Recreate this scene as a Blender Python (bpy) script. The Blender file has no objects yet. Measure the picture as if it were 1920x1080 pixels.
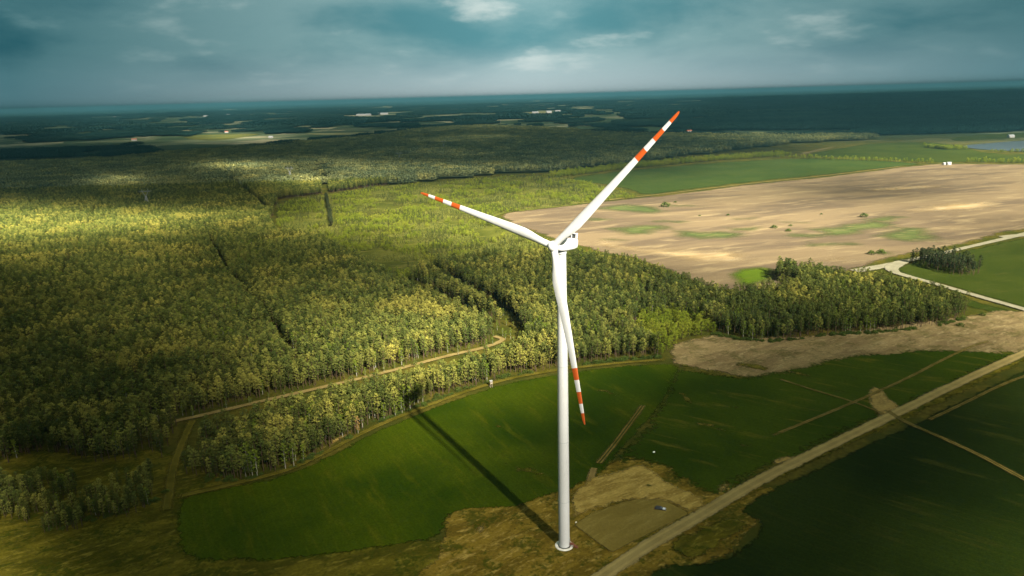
import bpy, bmesh, math, random
import numpy as np
from mathutils import Vector, Matrix
from mathutils.geometry import delaunay_2d_cdt

scene = bpy.context.scene
COL = scene.collection

# ---------------------------------------------------------------- camera
F = 1350.0
CAM_H = 170.0
ROLL = math.radians(1.58)
PITCH = math.atan(359.9 / F)
_fw = np.array([0, math.cos(PITCH), -math.sin(PITCH)])
_r0 = np.array([1, 0, 0.0])
_u0 = np.cross(_r0, _fw)
_R = math.cos(ROLL) * _r0 - math.sin(ROLL) * _u0
_U = math.cos(ROLL) * _u0 + math.sin(ROLL) * _r0
_C = np.array([0, 0, CAM_H])
cd = bpy.data.cameras.new('camera')
cam = bpy.data.objects.new('camera', cd)
COL.objects.link(cam)
cd.sensor_width = 36
cd.lens = 36 * F / 1920
cd.clip_start = 1
cd.clip_end = 300000
cam.matrix_world = Matrix(((_R[0], _U[0], -_fw[0], 0), (_R[1], _U[1], -_fw[1], 0), (_R[2], _U[2], -_fw[2], CAM_H), (0, 0, 0, 1)))
scene.camera = cam

# ---------------------------------------------------------------- sun, sky, exposure
SUN_EL = 36.0
SH_AZ = 119.27                       # the way shadows fall, degrees from +X
SUN_STRENGTH = 5.0
EXPOSURE = 2.75
sv = Vector((-math.cos(math.radians(SUN_EL)) * math.cos(math.radians(SH_AZ)),
             -math.cos(math.radians(SUN_EL)) * math.sin(math.radians(SH_AZ)),
             math.sin(math.radians(SUN_EL))))       # towards the sun
sd = bpy.data.lights.new('sun', 'SUN')
sd.energy = SUN_STRENGTH
sd.angle = math.radians(1.4)
sd.color = (1.0, 0.93, 0.80)
sun = bpy.data.objects.new('sun', sd)
sun.rotation_euler = sv.to_track_quat('Z', 'Y').to_euler()
sun.location = (0, 0, 300)
COL.objects.link(sun)

W = bpy.data.worlds.new('World')
scene.world = W
W.use_nodes = True
scene.view_settings.view_transform = 'Standard'
scene.view_settings.look = 'None'
scene.view_settings.exposure = EXPOSURE
scene.view_settings.gamma = 1
scene.view_settings.use_curve_mapping = False
scene.cycles.use_denoising = True
scene.cycles.max_bounces = 6
scene.cycles.transparent_max_bounces = 24
scene.cycles.volume_bounces = 1


class N:
    """small node-graph helper"""
    def __init__(s, nt):
        s.nt = nt
        nt.nodes.clear()

    def n(s, t, ins=None, **props):
        nd = s.nt.nodes.new(t)
        for k, v in props.items():
            setattr(nd, k, v)
        for k, v in (ins or {}).items():
            sock = nd.inputs[k]
            if isinstance(v, bpy.types.NodeSocket):
                s.nt.links.new(v, sock)
            else:
                if isinstance(v, (tuple, list)) and len(v) == 3 and sock.type == 'RGBA':
                    v = (*v, 1)
                sock.default_value = v
        return nd

    def math(s, op, a, b=0.0, clamp=False):
        return s.n('ShaderNodeMath', {0: a, 1: b}, operation=op, use_clamp=clamp).outputs[0]

    def vmath(s, op, a, b):
        return s.n('ShaderNodeVectorMath', {0: a, 1: b}, operation=op).outputs[0]

    def mix(s, f, a, b, mode='MIX'):
        nd = s.n('ShaderNodeMix', data_type='RGBA', blend_type=mode)
        for i, v in ((0, f), (6, a), (7, b)):
            if isinstance(v, bpy.types.NodeSocket):
                s.nt.links.new(v, nd.inputs[i])
            else:
                nd.inputs[i].default_value = (*v, 1) if isinstance(v, (tuple, list)) and len(v) == 3 else v
        return nd.outputs[2]

    def noise(s, vec, scale, detail=4, rough=0.55, dist=0.0):
        return s.n('ShaderNodeTexNoise', {'Vector': vec, 'Scale': scale, 'Detail': detail, 'Roughness': rough, 'Distortion': dist}).outputs[0]

    def ramp(s, f, a, b, smooth=True):
        return s.n('ShaderNodeMapRange', {0: f, 1: a, 2: b, 3: 0.0, 4: 1.0}, interpolation_type='SMOOTHSTEP' if smooth else 'LINEAR').outputs[0]


# the sky: a physical sky as the light, cloud cover laid over it by direction
w = N(W.node_tree)
geo = w.n('ShaderNodeTexCoord').outputs['Generated']
sky = w.n('ShaderNodeTexSky', sky_type='NISHITA', sun_disc=False, sun_elevation=math.radians(SUN_EL),
          sun_rotation=math.atan2(sv.x, sv.y), air_density=1.2, dust_density=1.5, ozone_density=2.0)
sep = w.n('ShaderNodeSeparateXYZ', {0: geo})
zz = w.math('ADD', w.math('MAXIMUM', sep.outputs[2], 0.0), 0.26)
px = w.math('DIVIDE', sep.outputs[0], zz)
py = w.math('DIVIDE', sep.outputs[1], zz)
cv = w.n('ShaderNodeCombineXYZ', {0: px, 1: py, 2: 0.0}).outputs[0]
n1 = w.noise(w.vmath('ADD', cv, (5.3, 1.7, 0.0)), 1.25, 7, 0.54, 0.25)
n2 = w.noise(w.vmath('ADD', cv, (13.3, 5.7, 2.0)), 2.6, 6, 0.52, 0.1)
azx = sep.outputs[0]
cloud_dark = (0.34, 0.96, 1.08)
cloud_mid = (0.98, 1.56, 1.58)
cloud_lit = (2.35, 2.6, 2.45)
fd = w.ramp(w.math('ADD', n1, w.math('MULTIPLY', w.math('SUBTRACT', n2, 0.5), 0.35)), 0.30, 0.62)
c = w.mix(fd, cloud_dark, cloud_mid)
fl = w.ramp(n2, 0.53, 0.72)
c = w.mix(w.math('MULTIPLY', fl, 0.7), c, cloud_lit)
lowband = w.ramp(sep.outputs[2], 0.0, 0.075)           # paler veil low over the horizon
c = w.mix(lowband, (1.50, 1.85, 1.90), c)
side = w.ramp(w.math('ABSOLUTE', w.math('SUBTRACT', azx, 0.03)), 0.02, 0.58, False)   # vignette put into the sky colour, darker to both sides
c = w.mix(side, c, w.mix(1.0, c, (0.17, 0.32, 0.36), 'MULTIPLY'))
above = w.ramp(sep.outputs[2], 0.14, 0.5)
skyc = w.mix(1.0, sky.outputs[0], (0.6, 0.6, 0.5), 'MULTIPLY')
c = w.mix(above, c, w.mix(0.75, w.mix(1.0, skyc, (0.6, 0.6, 0.6), 'MULTIPLY'), w.mix(1.0, c, (0.40, 0.33, 0.28), 'MULTIPLY')))
bg = w.n('ShaderNodeBackground', {'Color': c, 'Strength': 0.050})
w.n('ShaderNodeOutputWorld', {'Surface': bg.outputs[0]})
SKY_BG = bg


# ---------------------------------------------------------------- pixel/ground geometry helpers
def g(x, y, z=0.0):
    d = _fw + _R * (x - 960) / F - _U * (y - 540) / F
    t = (z - CAM_H) / d[2]
    return _C + d * t


def proj(p):
    v = np.asarray(p, float) - _C
    z = v @ _fw
    return 960 + F * (v @ _R) / z, 540 - F * (v @ _U) / z, z


def gpoly(pp):
    return np.array([g(x, y)[:2] for x, y in pp])


def inside(pts, poly):
    x, y = pts[:, 0], pts[:, 1]
    res = np.zeros(len(pts), bool)
    j = len(poly) - 1
    for i in range(len(poly)):
        xi, yi = poly[i]
        xj, yj = poly[j]
        if yi != yj:
            cnd = ((yi > y) != (yj > y)) & (x < (xj - xi) * (y - yi) / (yj - yi) + xi)
            res ^= cnd
        j = i
    return res


def segdist(pts, a, b):
    ab = b - a
    L = (ab @ ab) or 1e-9
    t = np.clip(((pts - a) @ ab) / L, 0, 1)
    return np.hypot(*((pts - a) - t[:, None] * ab).T)


def polydist(pts, poly, closed=True):
    d = np.full(len(pts), 1e9)
    n = len(poly)
    for i in range(n if closed else n - 1):
        d = np.minimum(d, segdist(pts, poly[i], poly[(i + 1) % n]))
    return d


def _hash(ix, iy, s):
    h = np.sin(ix * 127.1 + iy * 311.7 + s * 74.7) * 43758.5453
    return h - np.floor(h)


def vnoise(x, y, s=0):
    ix, iy = np.floor(x), np.floor(y)
    fx, fy = x - ix, y - iy
    fx, fy = fx * fx * (3 - 2 * fx), fy * fy * (3 - 2 * fy)
    a = _hash(ix, iy, s) * (1 - fx) + _hash(ix + 1, iy, s) * fx
    b = _hash(ix, iy + 1, s) * (1 - fx) + _hash(ix + 1, iy + 1, s) * fx
    return a * (1 - fy) + b * fy


def fbm(x, y, s=0, o=4):
    v, a, t = 0, 1, 0
    for k in range(o):
        v = v + a * vnoise(x * 2 ** k, y * 2 ** k, s + k * 9)
        t += a
        a *= 0.55
    return v / t


def tag(o, label=None, cat=None, group=None, kind=None):
    if label: o['label'] = label
    if cat: o['category'] = cat
    if group: o['group'] = group
    if kind: o['kind'] = kind
    return o


def link(name, me, parent=None, loc=None):
    o = bpy.data.objects.new(name, me)
    COL.objects.link(o)
    if parent is not None:
        o.parent = parent
    if loc is not None:
        o.location = loc
    return o


def empty(name, loc=(0, 0, 0), rz=0.0):
    o = bpy.data.objects.new(name, None)
    COL.objects.link(o)
    o.location = loc
    o.rotation_euler = (0, 0, rz)
    o.empty_display_size = 0.5
    return o


# ---------------------------------------------------------------- materials
def mat(name):
    m = bpy.data.materials.new(name)
    m.use_nodes = True
    return m, N(m.node_tree)


def finish(s, color, rough=0.9, bump=None, bstr=0.3, bdist=0.3, spec=0.02, extra=None):
    if spec < .05:
        color = s.mix(1.0, color, (0.82, 0.80, 0.62), 'MULTIPLY')
    ins = {'Base Color': color, 'Roughness': rough, 'Specular IOR Level': spec}
    if bump is not None:
        b = s.n('ShaderNodeBump', {'Height': bump, 'Strength': bstr, 'Distance': bdist})
        ins['Normal'] = b.outputs[0]
    ins.update(extra or {})
    p = s.n('ShaderNodeBsdfPrincipled', ins)
    s.n('ShaderNodeOutputMaterial', {'Surface': p.outputs[0]})
    return p


def pos(s):
    return s.n('ShaderNodeNewGeometry').outputs['Position']


def rotpos(s, ang, sx, sy):
    return s.n('ShaderNodeMapping', {'Vector': pos(s), 'Rotation': (0, 0, -math.radians(ang)), 'Scale': (1, 1, 1)}).outputs[0] if False else \
        s.n('ShaderNodeMapping', {'Vector': s.n('ShaderNodeMapping', {'Vector': pos(s), 'Rotation': (0, 0, -math.radians(ang))}).outputs[0], 'Scale': (sx, sy, 1)}).outputs[0]


DRY_A, DRY_B = (0.0528, 0.0472, 0.0088), (0.1000, 0.0840, 0.0176)


def dry_color(s):
    p = pos(s)
    a = s.noise(p, 0.035, 5, 0.6)
    b = s.noise(p, 0.35, 4, 0.65)
    c_ = s.mix(s.ramp(b, 0.3, 0.7), DRY_A, DRY_B)
    return s.mix(s.ramp(a, 0.42, 0.62), s.mix(0.75, c_, (0.030, 0.040, 0.007)), c_)


def rim(s, width=1.5, scale=0.5, wob=3.0):
    """how solid a sheet of ground cover is: ragged and thinning out towards its own rim"""
    e = s.n('ShaderNodeAttribute', attribute_name='edge').outputs['Fac']
    nz = s.math('ADD', s.math('MULTIPLY', s.noise(pos(s), scale, 6, 0.7), 0.6), s.math('MULTIPLY', s.noise(pos(s), scale * .22, 4, 0.6), 0.4))
    return s.ramp(s.math('ADD', s.math('SUBTRACT', e, wob * 0.55), s.math('MULTIPLY', s.math('SUBTRACT', nz, 0.5), wob * 3)), 0.0, width)


def m_ground():
    m, s = mat('ground_mat')
    p = pos(s)
    near = dry_color(s)
    # forest floor and meadow close by, patchwork of far fields
    vo = s.n('ShaderNodeTexVoronoi', {'Vector': s.vmath('ADD', rotpos(s, 12, 1.0, 1.0), (0, 0, 0)), 'Scale': 0.0042, 'Randomness': 0.9}, feature='F1')
    r = s.n('ShaderNodeSeparateColor', {0: vo.outputs['Color']})
    fld = s.mix(s.ramp(r.outputs[0], 0.45, 0.62), (0.0301, 0.0502, 0.0301), (0.1103, 0.1304, 0.0903))
    fld = s.mix(s.ramp(r.outputs[1], 0.72, 0.8), fld, (0.2608, 0.2508, 0.1906))
    fld = s.mix(s.ramp(s.noise(p, 0.0015, 4, 0.6), 0.42, 0.6), fld, (0.0402, 0.0652, 0.0402))
    dist = s.n('ShaderNodeVectorMath', {0: p}, operation='LENGTH').outputs['Value']
    f = s.ramp(dist, 2300, 3300)
    finish(s, s.mix(f, near, fld), 0.95, s.noise(p, 1.2, 4, 0.7), 0.4, 0.3)
    return m


def m_crop(name, a, b, c_, stripe_ang=30.0, stripe=0.35, width=2.0, wob=3.0, bump=0.6, patch=0.5, under=None):
    m, s = mat(name)
    p = pos(s)
    big = s.noise(p, 0.012, 4, 0.55, 0.4)
    mid = s.noise(rotpos(s, stripe_ang, 0.03, 0.16), 1.0, 5, 0.65)
    fine = s.noise(p, 1.3, 5, 0.7)
    col = s.mix(s.ramp(big, 0.36, 0.64), a, b)
    col = s.mix(s.math('MULTIPLY', s.ramp(mid, 0.52, 0.72), patch), col, c_)
    wv = s.n('ShaderNodeTexWave', {'Vector': rotpos(s, stripe_ang + 90, 1, 1), 'Scale': 0.085, 'Distortion': 1.2, 'Detail': 2.0, 'Detail Scale': 0.3}, wave_type='BANDS', bands_direction='X').outputs['Fac']
    col = s.mix(s.math('MULTIPLY', s.ramp(wv, 0.86, 0.99), stripe), col, s.mix(1.0, col, (1.5, 1.25, 1.2), 'MULTIPLY'))
    col = s.mix(s.ramp(fine, 0.25, 0.75), s.mix(1.0, col, (0.66, 0.66, 0.66), 'MULTIPLY'), s.mix(1.0, col, (1.3, 1.3, 1.3), 'MULTIPLY'))
    finish(s, col, 0.85, s.noise(p, 2.2, 4, 0.7), bump, 0.35, extra={'Alpha': rim(s, width, 0.4 if width < 6 else 0.05, wob)})
    return m


def soil_color(s, a, b, c_, ang, sx, sy):
    st = s.noise(rotpos(s, ang, sx, sy), 1.0, 6, 0.6, 0.6)
    st2 = s.noise(rotpos(s, ang + 8, sx * 4, sy * 4), 1.0, 5, 0.62, 0.3)
    col = s.mix(s.ramp(st, 0.40, 0.60), a, b)
    return s.mix(s.math('MULTIPLY', s.ramp(st2, 0.5, 0.72), 0.8), col, c_)


BFC = ((0.098, 0.074, 0.058), (0.160, 0.120, 0.084), (0.235, 0.182, 0.122))


def BF(s):
    return soil_color(s, *BFC, 14, 0.0035, 0.014)


def SITE(s):
    return soil_color(s, (0.0902, 0.0625, 0.0097), (0.1383, 0.0963, 0.0167), (0.2406, 0.1744, 0.0481), 30, 0.03, 0.07)


def CROP(s):
    return s.mix(s.ramp(s.noise(pos(s), 0.05, 4, 0.6), 0.3, 0.7), (0.017, 0.035, 0.001), (0.029, 0.049, 0.0015))


def m_soil(name, a, b, c_, ang=20.0, sx=0.006, sy=0.03, width=3.0, wob=4.0, under=None, speck=1.0, weeds=0.0):
    m, s = mat(name)
    p = pos(s)
    col = soil_color(s, a, b, c_, ang, sx, sy)
    if weeds:
        wd = s.ramp(s.math('ADD', s.math('MULTIPLY', s.noise(p, 0.07, 5, 0.65), 0.6), s.math('MULTIPLY', s.noise(p, 0.5, 4, 0.7), 0.4)), 0.49, 0.58)
        col = s.mix(s.math('MULTIPLY', wd, weeds), col, (0.034, 0.044, 0.004))
    fine = s.noise(p, 0.9, 5, 0.7)
    col = s.mix(s.ramp(fine, 0.25, 0.75), s.mix(speck, col, s.mix(1.0, col, (0.75, 0.75, 0.75), 'MULTIPLY')), s.mix(speck, col, s.mix(1.0, col, (1.2, 1.2, 1.2), 'MULTIPLY')))
    finish(s, col, 0.95, s.noise(p, 1.5, 5, 0.7), 0.5, 0.35, extra={'Alpha': rim(s, width, 0.3 if width < 6 else 0.05, wob)})
    return m


def m_road(name, a, b, width_m, fade=0.7, ruts=0.5, under=None):
    """a across-coordinate 'across' (-1..1) carries the wheel ruts"""
    m, s = mat(name)
    p = pos(s)
    ac = s.n('ShaderNodeAttribute', attribute_name='across').outputs['Fac']
    nz = s.noise(p, 0.5, 5, 0.65)
    col = s.mix(s.ramp(s.noise(p, 0.12, 5, 0.6), 0.35, 0.65), a, b)
    col = s.mix(s.ramp(s.noise(p, 2.5, 4, 0.7), 0.3, 0.7), s.mix(1.0, col, (0.82, 0.82, 0.82), 'MULTIPLY'), s.mix(1.0, col, (1.15, 1.15, 1.15), 'MULTIPLY'))
    aa = s.math('ABSOLUTE', ac)
    rut = s.ramp(s.math('ABSOLUTE', s.math('SUBTRACT', aa, 0.42)), 0.22, 0.06)
    col = s.mix(s.math('MULTIPLY', rut, ruts), col, s.mix(1.0, col, (1.35, 1.32, 1.28), 'MULTIPLY'))
    end = s.n('ShaderNodeAttribute', attribute_name='endfade').outputs['Fac']
    f = s.ramp(s.math('ADD', aa, s.math('MULTIPLY', s.math('SUBTRACT', nz, 0.5), 0.7)), 1.0, fade)
    worn = s.ramp(s.math('ADD', end, s.math('MULTIPLY', s.math('SUBTRACT', s.noise(p, 0.16, 4, 0.6), 0.5), 1.6)), 0.1, 0.5)
    if under:
        mid = s.ramp(aa, 0.10, 0.22)
        f = s.math('MULTIPLY', f, s.math('ADD', s.math('MULTIPLY', mid, 0.6), 0.4))
        f = s.math('MULTIPLY', f, worn)
    else:
        f = s.math('MULTIPLY', f, s.ramp(end, 0.0, 0.3))
    finish(s, col, 0.92, s.noise(p, 3.0, 4, 0.7), 0.4, 0.2, extra={'Alpha': f})
    return m


def m_leaf(name, a, b, c_, transl=0.15, big=0.018):
    m, s = mat(name)
    r = s.n('ShaderNodeObjectInfo').outputs['Random']
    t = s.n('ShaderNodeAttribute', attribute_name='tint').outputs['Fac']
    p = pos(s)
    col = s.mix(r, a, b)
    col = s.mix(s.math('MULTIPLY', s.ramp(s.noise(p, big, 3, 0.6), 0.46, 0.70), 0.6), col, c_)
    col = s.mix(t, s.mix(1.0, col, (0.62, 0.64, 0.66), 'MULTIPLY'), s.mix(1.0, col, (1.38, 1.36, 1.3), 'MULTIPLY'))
    d = s.n('ShaderNodeBsdfDiffuse', {'Color': col})
    tr = s.n('ShaderNodeBsdfTranslucent', {'Color': col})
    mx = s.n('ShaderNodeMixShader', {0: transl, 1: d.outputs[0], 2: tr.outputs[0]})
    s.n('ShaderNodeOutputMaterial', {'Surface': mx.outputs[0]})
    return m


def m_plain(name, col, rough=0.6, spec=0.3, var=0.1, metal=0.0, scale=3.0):
    m, s = mat(name)
    nz = s.noise(s.n('ShaderNodeTexCoord').outputs['Object'], scale, 4, 0.6)
    lo = tuple(v * (1 - var) for v in col)
    hi = tuple(min(1, v * (1 + var)) for v in col)
    finish(s, s.mix(s.ramp(nz, 0.3, 0.7), lo, hi), rough, None, spec=spec, extra={'Metallic': metal})
    return m


M = {}
M['ground'] = m_ground()
M['crop'] = m_crop('crop_mat', (0.0165, 0.0360, 0.0010), (0.0400, 0.0610, 0.0016), (0.0600, 0.0700, 0.0030), 118, 0.25, 2.0, 4.0, patch=0.7)
M['crop_right'] = m_crop('crop_right_mat', (0.0172, 0.0343, 0.0009), (0.0312, 0.0507, 0.0018), (0.0741, 0.0725, 0.0086), 146, 0.25, 5.0, 11.0, patch=0.9)
M['crop_dark'] = m_crop('crop_dark_mat', (0.0082, 0.0164, 0.0017), (0.0156, 0.0265, 0.0031), (0.0281, 0.0335, 0.0055), 140, 0.5, 2.0, 4.0, patch=0.9)  # dark crop, with the corner's shade also put into its colour
M['meadow'] = m_crop('meadow_mat', (0.0246, 0.0382, 0.0055), (0.0356, 0.0492, 0.0076), (0.0547, 0.0574, 0.0165), 20, 0.2, 6.0, 8.0)
M['far_crop'] = m_crop('far_crop_mat', (0.0246, 0.0427, 0.0087), (0.0328, 0.0503, 0.0109), (0.0547, 0.0657, 0.0219), 15, 0.2, 10.0, 10.0)
M['green_patch'] = m_crop('green_patch_mat', (0.0560, 0.0740, 0.0290), (0.0800, 0.0980, 0.0380), (0.1900, 0.1550, 0.0900), 12, 0.2, 32.0, 15.0, patch=1.0, under=BF)
M['bright_grass'] = m_crop('bright_grass_mat', (0.0542, 0.0959, 0.0067), (0.0750, 0.1167, 0.0100), (0.1084, 0.1251, 0.0250), 12, 0.1, 18.0, 10.0, under=BF)
M['brown_field'] = m_soil('brown_field_mat', *BFC, 14, 0.0035, 0.014, 8, 14)
M['pale_sand'] = m_soil('pale_sand_mat', (0.252, 0.183, 0.111), (0.345, 0.260, 0.173), (0.392, 0.317, 0.234), 14, 0.006, 0.03, 42, 20, under=BF)
M['dirt_strip'] = m_soil('dirt_strip_mat', (0.1338, 0.0993, 0.0561), (0.1986, 0.1510, 0.0864), (0.2676, 0.2159, 0.1381), 25, 0.03, 0.10, 3.5, 7, weeds=0.45)
M['site'] = m_soil('site_mat', (0.0972, 0.0691, 0.0108), (0.1674, 0.1188, 0.0205), (0.3348, 0.2484, 0.0778), 30, 0.05, 0.13, 2, 6, weeds=0.8)
M['spoil'] = m_soil('spoil_mat', (0.2076, 0.1475, 0.0415), (0.3168, 0.2348, 0.0765), (0.4370, 0.3333, 0.1343), 28, 0.05, 0.2, 3, 4)
M['pad'] = m_soil('pad_mat', (0.1476, 0.1148, 0.0313), (0.1738, 0.1356, 0.0415), (0.2171, 0.1738, 0.0588), 32, 0.02, 0.10, 1.0, 0.8, speck=0.5)
M['pale_spoil'] = m_soil('pale_spoil_mat', (0.3366, 0.2574, 0.0891), (0.4158, 0.3267, 0.1386), (0.4950, 0.3960, 0.1782), 28, 0.05, 0.3, 6, 7)
M['rough'] = m_soil('rough_mat', (0.0496, 0.0480, 0.0053), (0.1015, 0.0876, 0.0107), (0.1818, 0.1496, 0.0268), 20, 0.04, 0.10, 2, 5, weeds=0.85)
M['sand_spot'] = m_soil('sand_spot_mat', (0.1918, 0.1418, 0.0542), (0.2502, 0.1877, 0.0750), (0.3003, 0.2335, 0.1084), 28, 0.1, 0.3, 3.0, 3.5, under=SITE)
M['spot'] = m_soil('crop_spot_mat', (0.0468, 0.0515, 0.0047), (0.0897, 0.0780, 0.0140), (0.1716, 0.1326, 0.0468), 28, 0.1, 0.3, 2.0, 7, under=CROP)
M['pale_field'] = m_soil('pale_field_mat', (0.1557, 0.1612, 0.0945), (0.1890, 0.1946, 0.1112), (0.2224, 0.2058, 0.1390), 0, 0.003, 0.01, 5, 5)
M['yellow'] = m_soil('yellow_field_mat', (0.0417, 0.0590, 0.0208), (0.0834, 0.0903, 0.0278), (0.1738, 0.1598, 0.0556), 0, 0.003, 0.012, 15, 40)
M['grass_track'] = m_road('grass_track_mat', (0.0663, 0.0608, 0.0086), (0.1053, 0.0897, 0.0172), 4, 0.25, 0.6)
M['crop_track'] = m_road('crop_track_mat', (0.0819, 0.0686, 0.0172), (0.1287, 0.1014, 0.0351), 4, 0.3, 0.7, under=CROP)
M['sand_track'] = m_road('sand_track_mat', (0.1597, 0.1198, 0.0514), (0.2053, 0.1597, 0.0741), 4, 0.5, 0.3)
M['road'] = m_road('road_mat', (0.1955, 0.1563, 0.0726), (0.2402, 0.1955, 0.0949), 6.5, 0.72, 0.7)
M['pale_road'] = m_road('pale_road_mat', (0.1949, 0.1831, 0.1536), (0.2363, 0.2245, 0.1890), 7, 0.8, 0.25)
m_, s_ = mat('water_mat')
finish(s_, (0.028, 0.036, 0.040), 0.30, s_.noise(pos(s_), 0.6, 3, 0.6), 0.15, 0.1, spec=0.5)
M['water'] = m_

M['pine'] = m_leaf('pine_needles', (0.060, 0.080, 0.020), (0.150, 0.154, 0.032), (0.330, 0.285, 0.056), 0.12)
M['darkpine'] = m_leaf('dark_needles', (0.032, 0.046, 0.012), (0.064, 0.076, 0.017), (0.095, 0.095, 0.020), 0.1)
M['grovepine'] = m_leaf('grove_needles', (0.018, 0.026, 0.012), (0.030, 0.038, 0.015), (0.040, 0.045, 0.018), 0.05)
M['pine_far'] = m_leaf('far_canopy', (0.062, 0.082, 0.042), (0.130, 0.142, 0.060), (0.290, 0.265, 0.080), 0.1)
M['deep'] = m_leaf('hazed_canopy', (0.006, 0.022, 0.022), (0.013, 0.034, 0.030), (0.028, 0.052, 0.036), 0.1, 0.0013)  # far shade and teal haze put into the canopy colour
M['broad'] = m_leaf('broadleaf_leaves', (0.095, 0.128, 0.012), (0.150, 0.172, 0.018), (0.205, 0.205, 0.026), 0.25)
M['birch_leaf'] = m_leaf('birch_leaves', (0.080, 0.115, 0.014), (0.120, 0.150, 0.020), (0.15, 0.17, 0.022), 0.3)
M['young'] = m_leaf('young_tree_leaves', (0.070, 0.085, 0.022), (0.150, 0.158, 0.034), (0.250, 0.240, 0.055), 0.2, 0.009)
M['plantation_floor'] = m_crop('plantation_floor_mat', (0.045, 0.055, 0.010), (0.090, 0.095, 0.020), (0.170, 0.155, 0.050), 10, 0.1, 8.0, 12.0, patch=0.9)
M['bush'] = m_leaf('bush_leaves', (0.040, 0.060, 0.012), (0.055, 0.080, 0.015), (0.07, 0.085, 0.018), 0.2)
M['rust'] = m_leaf('withered_leaves', (0.2688, 0.1680, 0.0560), (0.3136, 0.1904, 0.0672), (0.3136, 0.2016, 0.0672), 0.2)
M['bark'] = m_plain('pine_bark', (0.060, 0.040, 0.024), 0.9, 0.1, 0.35, scale=1.5)
M['birch_bark'] = m_plain('birch_bark', (0.20, 0.19, 0.15), 0.8, 0.1, 0.35, scale=2.0)
M['white'] = m_plain('white_paint', (0.52, 0.52, 0.52), 0.42, 0.4, 0.03, scale=0.3)
M['red'] = m_plain('orange_red_paint', (0.40, 0.070, 0.010), 0.45, 0.35, 0.05, scale=0.3)
M['darkmetal'] = m_plain('dark_metal', (0.05, 0.055, 0.055), 0.5, 0.4, 0.2)
M['greymark'] = m_plain('grey_marking', (0.38, 0.40, 0.41), 0.5, 0.3, 0.1)
M['concrete'] = m_plain('pale_concrete', (0.66, 0.64, 0.56), 0.85, 0.2, 0.12, scale=1.0)
M['stairred'] = m_plain('rusty_steel', (0.17, 0.055, 0.035), 0.7, 0.3, 0.3)
M['carpaint'] = m_plain('black_blue_paint', (0.012, 0.012, 0.014), 0.35, 0.4, 0.1)
M['glass'] = m_plain('car_glass', (0.05, 0.06, 0.07), 0.1, 0.6, 0.05)
M['silver'] = m_plain('silver_and_glint', (0.62, 0.64, 0.66), 0.3, 0.5, 0.05, 0.3)
M['tyre'] = m_plain('tyre_rubber', (0.02, 0.02, 0.02), 0.8, 0.2, 0.1)
M['lampred'] = m_plain('red_lens', (0.45, 0.02, 0.02), 0.3, 0.5, 0.05)
M['lampwhite'] = m_plain('clear_lens', (0.8, 0.8, 0.76), 0.2, 0.6, 0.05)
M['wall'] = m_plain('house_wall', (0.30, 0.29, 0.27), 0.8, 0.2, 0.08, scale=0.5)
M['rooftile'] = m_plain('red_roof_tiles', (0.34, 0.11, 0.06), 0.8, 0.2, 0.2, scale=1.0)
M['roofgrey'] = m_plain('grey_roof_sheets', (0.26, 0.27, 0.27), 0.6, 0.3, 0.12, scale=1.0)
M['window'] = m_plain('dark_window', (0.04, 0.05, 0.06), 0.15, 0.6, 0.05)
M['wood'] = m_plain('bleached_wood', (0.24, 0.20, 0.15), 0.85, 0.1, 0.2)
M['galv'] = m_plain('galvanised_steel', (0.22, 0.23, 0.22), 0.7, 0.2, 0.1)


# ---------------------------------------------------------------- the ground
def mesh_from(name, verts, faces, mats=(), attrs=None, smooth=False, midx=None):
    me = bpy.data.meshes.new(name)
    me.from_pydata([tuple(v) for v in verts], [], [tuple(f) for f in faces])
    for k, v in (attrs or {}).items():
        a = me.attributes.new(k, 'FLOAT', 'POINT')
        a.data.foreach_set('value', np.asarray(v, np.float32))
    for m in mats:
        me.materials.append(m)
    if midx is not None:
        me.polygons.foreach_set('material_index', np.asarray(midx, np.int32))
    if smooth:
        me.polygons.foreach_set('use_smooth', np.ones(len(me.polygons), bool))
    me.update()
    return me


def ground_sheet():
    near = np.arange(-1800, 1801, 60.0)
    far = 1800 * np.geomspace(1.08, 50, 34)
    xs = np.concatenate([-far[::-1], near, far])
    ny = np.arange(-600, 3600, 60.0)
    fy = 3600 * np.geomspace(1.03, 26, 44)
    ys = np.concatenate([[-6000, -2500, -1200], ny, fy])
    X, Y = np.meshgrid(xs, ys)
    verts = np.stack([X.ravel(), Y.ravel(), np.zeros(X.size)], 1)
    nx = len(xs)
    faces = [(j * nx + i, j * nx + i + 1, (j + 1) * nx + i + 1, (j + 1) * nx + i) for j in range(len(ys) - 1) for i in range(nx - 1)]
    return mesh_from('ground', verts, faces, [M['ground']])


tag(link('ground', ground_sheet()), kind='structure')
rng = np.random.default_rng(7)


def resample(P, step_fn, closed=True):
    out = []
    n = len(P)
    for i in range(n if closed else n - 1):
        a, b = P[i], P[(i + 1) % n]
        L = np.hypot(*(b - a))
        k = max(1, int(L / step_fn(a)))
        for j in range(k):
            out.append(a + (b - a) * j / k)
    if not closed:
        out.append(P[-1])
    return np.array(out)


def smoothcurve(P, closed=False, it=2):
    for _ in range(it):
        Q = []
        n = len(P)
        if not closed:
            Q.append(P[0])
        for i in range(n if closed else n - 1):
            a, b = P[i], P[(i + 1) % n]
            Q += [a * .75 + b * .25, a * .25 + b * .75]
        if not closed:
            Q.append(P[-1])
        P = np.array(Q)
    return P


LIFT = [0.03]


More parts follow.
